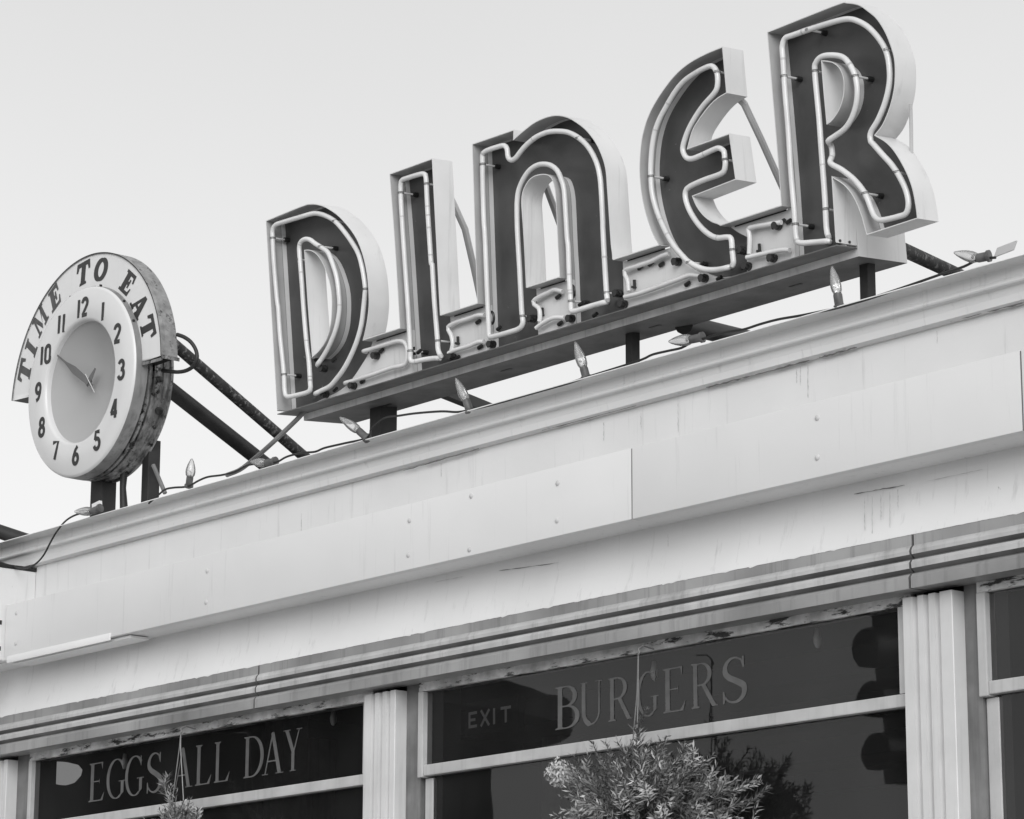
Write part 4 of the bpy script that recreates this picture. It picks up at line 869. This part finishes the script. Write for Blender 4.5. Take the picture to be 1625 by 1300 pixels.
# ------------------------------------------------------------------ hanging plants
def plant(cu_, cv_, y, rx, n, seed, hook, wires, label, lead=(-.03, .27)):
    rnd = random.Random(seed); c = on(cu_, cv_, y)
    t = thing('hanging_plant', label, 'hanging plant', c, 'plants hung in front of the windows')
    bm = bmesh.new(); tb = bmesh.new()
    def sprig(base, sd_, sl_, pale, nl):
        mid_ = rnd.choice((.1, .4, .8)); sc_ = rnd.uniform(.7, 1.25); sl_ *= sc_; big = rnd.uniform(.7, 1.3)
        side = sd_.cross(Vector((0, 0, 1))); side = side.normalized() if side.length > .1 else Vector((1, 0, 0)); nn = side.cross(sd_)
        cur = Vector((rnd.uniform(-1, 1), rnd.uniform(-1, 1), rnd.uniform(-.2, 1)))*.018
        cp_ = [base+sd_*(sl_*q)+cur*q*q for q in (-.3, 0, .35, .7, 1)]
        tube(tb, cp_, .0012, 4)
        for k in range(nl):
            q = k/nl; p = base+sd_*(sl_*q)+cur*q*q; an = k*2.4+rnd.uniform(-.4, .4)
            o = side*math.cos(an)+nn*math.sin(an)*.75; nd = (o+sd_*rnd.uniform(.45, 1.1)).normalized()
            L_ = big*rnd.uniform(.020, .038)*(1-.35*q); wv_ = sd_.cross(nd).normalized()*rnd.uniform(.0018, .0034)
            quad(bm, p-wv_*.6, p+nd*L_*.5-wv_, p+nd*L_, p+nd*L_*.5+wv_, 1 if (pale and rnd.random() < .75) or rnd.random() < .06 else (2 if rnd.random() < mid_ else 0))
    for i in range(n):
        az = rnd.uniform(0, 2*math.pi); el = math.asin(rnd.uniform(-.25, 1)); rad = rx*(rnd.uniform(.15, 1)**.55)*rnd.uniform(.82, 1.0)
        lump = .86+.22*math.sin(az*3+seed)*math.cos(el*4+seed*.7)
        d = Vector((math.cos(az)*math.cos(el), math.sin(az)*math.cos(el)*.5, math.sin(el)*.56)); p = c+d*rad*lump
        sd_ = (d.normalized()*.8+Vector((rnd.uniform(-1, 1), rnd.uniform(-1, 1), rnd.uniform(-.3, 1)))*.75).normalized()
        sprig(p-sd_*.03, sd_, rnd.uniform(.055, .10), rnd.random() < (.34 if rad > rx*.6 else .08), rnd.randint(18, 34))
    for i in range(n//20):
        az = rnd.uniform(0, 2*math.pi); el = math.asin(rnd.uniform(.1, .95)); d = Vector((math.cos(az)*math.cos(el), math.sin(az)*math.cos(el)*.5, math.sin(el)*.56))
        tube(tb, [c+d*.04, c+d*rx*.35+Vector((rnd.uniform(-.02, .02), 0, .01)), c+d*rx*.62], [.0045, .003, .0012], 5)
    for q in range(9):       # leading shoot
        p = c+Vector((lead[0]*q/8, 0, lead[1]*q/8)); sprig(p, (Vector((lead[0], 0, lead[1])).normalized()+Vector((rnd.uniform(-.7, .7), rnd.uniform(-.5, .5), .2))).normalized(), .05, rnd.random() < .4, 30)
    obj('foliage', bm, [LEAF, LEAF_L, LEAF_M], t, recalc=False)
    obj('stems', tb, TWIG, t)
    bm = bmesh.new(); lathe(bm, c+Vector((0, 0, -.05)), (0, 0, -1), [(.12, 0), (.125, .01), (.115, .06), (.08, .11), (0, .125)], 24); obj('basket', bm, BASKET, t, smooth=True)
    bm = bmesh.new()
    for wr in wires: tube(bm, [on(*p, y) for p in wr], .0019, 5)
    h = on(*hook, y); tube(bm, [h+Vector((.0, .06, .006)), h+Vector((0, .02, .012)), h, h+Vector((.006, 0, -.012)), h+Vector((.0, 0, -.018))], .0028, 6)
    obj('hanger', bm, WIREM, t, smooth=True)
    return t, c
big_plant, _ = plant(1026, 1302, -.10, .425, 400, 3, (1013, 1030), [[(1013, 1032), (1011, 1100), (1005, 1170), (1003, 1300)], [(1013, 1032), (1012.5, 1110), (1010, 1190), (1050, 1320)]], 'bushy needle leaved hanging plant in front of the BURGERS window, seen in full width')
plant(283, 1322, -.10, .135, 90, 11, (287, 1157), [[(287, 1162), (285, 1185), (273, 1275), (270, 1310)], [(287, 1162), (286.5, 1185), (291, 1268), (292, 1310)]], 'smaller hanging plant under the EGGS ALL DAY lettering, only its sprigs showing', (-.09, .165))
rnd = random.Random(5); bm = bmesh.new(); c = on(889, 1226, -.14)
for k in range(420):      # curled pale flower head at the left of the big plant
    d = Vector((rnd.gauss(0, 1), rnd.gauss(0, 1), rnd.gauss(0, 1))).normalized(); p = c+d*rnd.uniform(.026, .044)
    t = d.cross(Vector((rnd.gauss(0, 1), rnd.gauss(0, 1), rnd.gauss(0, 1)))).normalized(); nd = (d*.25+t).normalized(); wv_ = nd.cross(d).normalized()*.003
    quad(bm, p-wv_*.5, p+nd*.008-wv_, p+nd*.015, p+nd*.008+wv_)
obj('flower_head', bm, LEAF_L, big_plant, recalc=False)

# ------------------------------------------------------------------ inside the diner
def inside(u, v, y): return on(u, v, y)
g = inside(92, 1232, 1.2); gl = thing('globe_lamp', 'pale glowing globe lamp seen inside through the left window', 'lamp', g)
bm = bmesh.new(); lathe(bm, g+Vector((0, 0, .06)), (0, 0, -1), [(0, 0), (.05, .002), (.09, .012), (.105, .03), (.10, .055), (.075, .085), (.04, .10), (0, .107)], 28); obj('globe', bm, emit_mat('lamp_glow', .7, .20), gl, smooth=True)
bm = bmesh.new(); tube(bm, [g+Vector((0, 0, .06)), g+Vector((0, 0, .5))], .006, 6); obj('cord', bm, BLACK, gl)
ex_c = inside(778, 1138, 1.6); ex = thing('exit_sign', 'small dim EXIT sign glowing inside behind the left part of the BURGERS window', 'sign', ex_c)
pa, pb = inside(728, 1152, 1.6), inside(812, 1100, 1.6); hx = .062
bm = bmesh.new(); box(bm, ex_c.x-.16, ex_c.x+.16, 1.605, 1.64, ex_c.z-.06, ex_c.z+.07); obj('housing', bm, INTERIOR, ex)
bm = bmesh.new(); s = .011
def st(x0, z0, x1, z1, kk):
    a, b = Vector((x0, z0)), Vector((x1, z1)); poly = ribbon([tuple(a), tuple(b)], s)
    prism(bm, [[(ex_c.x+p[0], ex_c.z-.03+p[1]) for p in poly]], lambda a_, b_, c_: Vector((a_, 1.603-c_, b_)), 0, .0004+.0001*kk, sides=False)
x = -.13
for i, q in enumerate(((x, 0, x, hx), (x, .005, x+.045, .005), (x, hx-.005, x+.045, hx-.005), (x, hx/2, x+.036, hx/2), (x+.07, 0, x+.12, hx), (x+.07, hx, x+.12, 0), (x+.15, 0, x+.15, hx), (x+.19, hx-.005, x+.25, hx-.005), (x+.22, 0, x+.22, hx))): st(*q, i)
obj('lettering', bm, emit_mat('exit_glow', .5, .02), ex, recalc=False)
for i, (u, v, lab) in enumerate(((1038, 1064, 'faint hanging bulb inside the glass above the R and G of BURGERS'), (1297, 1012, 'faint hanging bulb inside the glass right of the BURGERS lettering'), (529, 1138, 'faint hanging bulb inside the glass after the word DAY'), (198, 1208, 'faint hanging bulb inside the glass above the EGGS lettering'))):
    p = inside(u, v, .16); t = thing('hanging_bulb', lab, 'bulb', p, 'bulbs hanging just inside the windows')
    bm = bmesh.new(); lathe(bm, p+Vector((0, 0, .028)), (0, 0, -1), [(0, 0), (.006, .002), (.008, .016), (.0115, .030), (.0105, .045), (.005, .056), (0, .058)], 14); obj('glass', bm, mat('dim_bulb', .42, .3, .2, 60.), t, smooth=True)
    bm = bmesh.new(); tube(bm, [p+Vector((0, 0, .028)), p+Vector((0, 0, .16))], .002, 5); obj('cord', bm, BLACK, t)

# ------------------------------------------------------------------ street and what the windows mirror
def sheet(name, x0, x1, y0, y1, z, m_):
    bm = bmesh.new(); quad(bm, (x0, y0, z), (x1, y0, z), (x1, y1, z), (x0, y1, z)); obj(name, bm, m_, None, kind='structure')
sheet('ground', -600, 600, -600, 600, -.13, GROUND_M)
sheet('road', -300, 300, -14.5, -6.6, -.126, ASPHALT)
bm = bmesh.new(); box(bm, -300, 300, -6.6, -.001, -.128, 0); obj('pavement', bm, CONCRETE, None, kind='structure')
bm = bmesh.new(); box(bm, -300, 300, -19, -14.5, -.122, .004); obj('far_pavement', bm, CONCRETE, None, kind='structure')
MC = Vector((CAM.x, 2*Y_GL-CAM.y, CAM.z))     # camera mirrored in the glass
def mir(u, v, T):
    d = ray(u, v); p = CAM+d*T; return Vector((p.x, 2*Y_GL-p.y, p.z))
# dark two storey building across the street
a, b = mir(-700, 1150, 44), mir(235, 1100, 30)
fb_ = thing('brick_building', 'dark two storey brick building across the street, mirrored in the left window', 'building', ((a.x+b.x)/2, -22, 0))
x0, x1, ztop = a.x, b.x, max(a.z, b.z)+1.2; yf = b.y
bm = bmesh.new(); box(bm, x0, x1, yf-4, yf, 0, ztop); obj('wall', bm, BRICK, fb_)
bm = bmesh.new(); box(bm, x0-.15, x1+.15, yf+.003, yf+.2, ztop-.35, ztop+.1); obj('cornice', bm, FARTRIM, fb_)
q_ = mir(400, 1146, 30); bm = bmesh.new(); box(bm, x1+.002, q_.x, yf-3.9, yf-.1, 0, q_.z-.002); obj('annex', bm, BRICK, fb_)
bm = bmesh.new(); cyl = Vector((q_.x-.4, yf-2., q_.z)); lathe(bm, cyl, (0, 0, 1), [(0, 0), (2.3, 0), (2.5, .05), (2.5, .3), (2.3, .35), (0, .36)], 32); obj('round_canopy', bm, FARTRIM, fb_, smooth=True)
k = 0; xx = x0+.8
while xx < x1-1.6:
    for zz_ in (1.0, ztop-3.2):
        bm = bmesh.new(); box(bm, xx, xx+1.1, yf+.002, yf+.05, zz_, zz_+1.9); wd_ = obj('window', bm, FARTRIM, fb_)
        bm = bmesh.new(); box(bm, xx+.08, xx+1.02, yf+.0505, yf+.06, zz_+.08, zz_+1.82); obj('pane', bm, PIPE_DARK, wd_)
    xx += 2.2
# traffic light mirrored at the right of the BURGERS window
tc_ = mir(1432, 1072, 21.5)
tf = thing('traffic_light', 'black four lamp traffic light on a pole, seen mirrored in the BURGERS window', 'traffic light', (tc_.x, tc_.y, 0))
vd = Vector((-math.sin(AZ-R(38)), math.cos(AZ-R(38)), -.10)).normalized(); vs = Vector((vd.y, -vd.x, 0)).normalized(); vz = vs.cross(vd).normalized(); vz = vz if vz.z > 0 else -vz
bm = bmesh.new(); obox(bm, tc_-vd*.12-vs*.16-vz*.74, vd*.2, vs*.32, vz*1.48); obj('housing', bm, BLACK, tf)
for k in (-1.5, -.5, .5, 1.5):
    c = tc_+vd*.08+vz*(k*.36); bm = bmesh.new(); lathe(bm, c, vd, [(.14, 0), (.145, .12), (.14, .24), (.135, .24), (.135, .0)], 24, ref=vz, a0=R(-135), a1=R(135)); obj('visor', bm, BLACK, tf, smooth=True)
    bm = bmesh.new(); lathe(bm, c+vd*.002, vd, [(.13, 0), (.09, .02), (0, .03)], 20); obj('lens', bm, PIPE_DARK, tf, smooth=True)
bm = bmesh.new(); q = tc_-vd*.12; tube(bm, [Vector((q.x, q.y, 0)), Vector((q.x, q.y, tc_.z+.9))], .06, 12); obj('pole', bm, PIPE_DARK, tf, smooth=True)
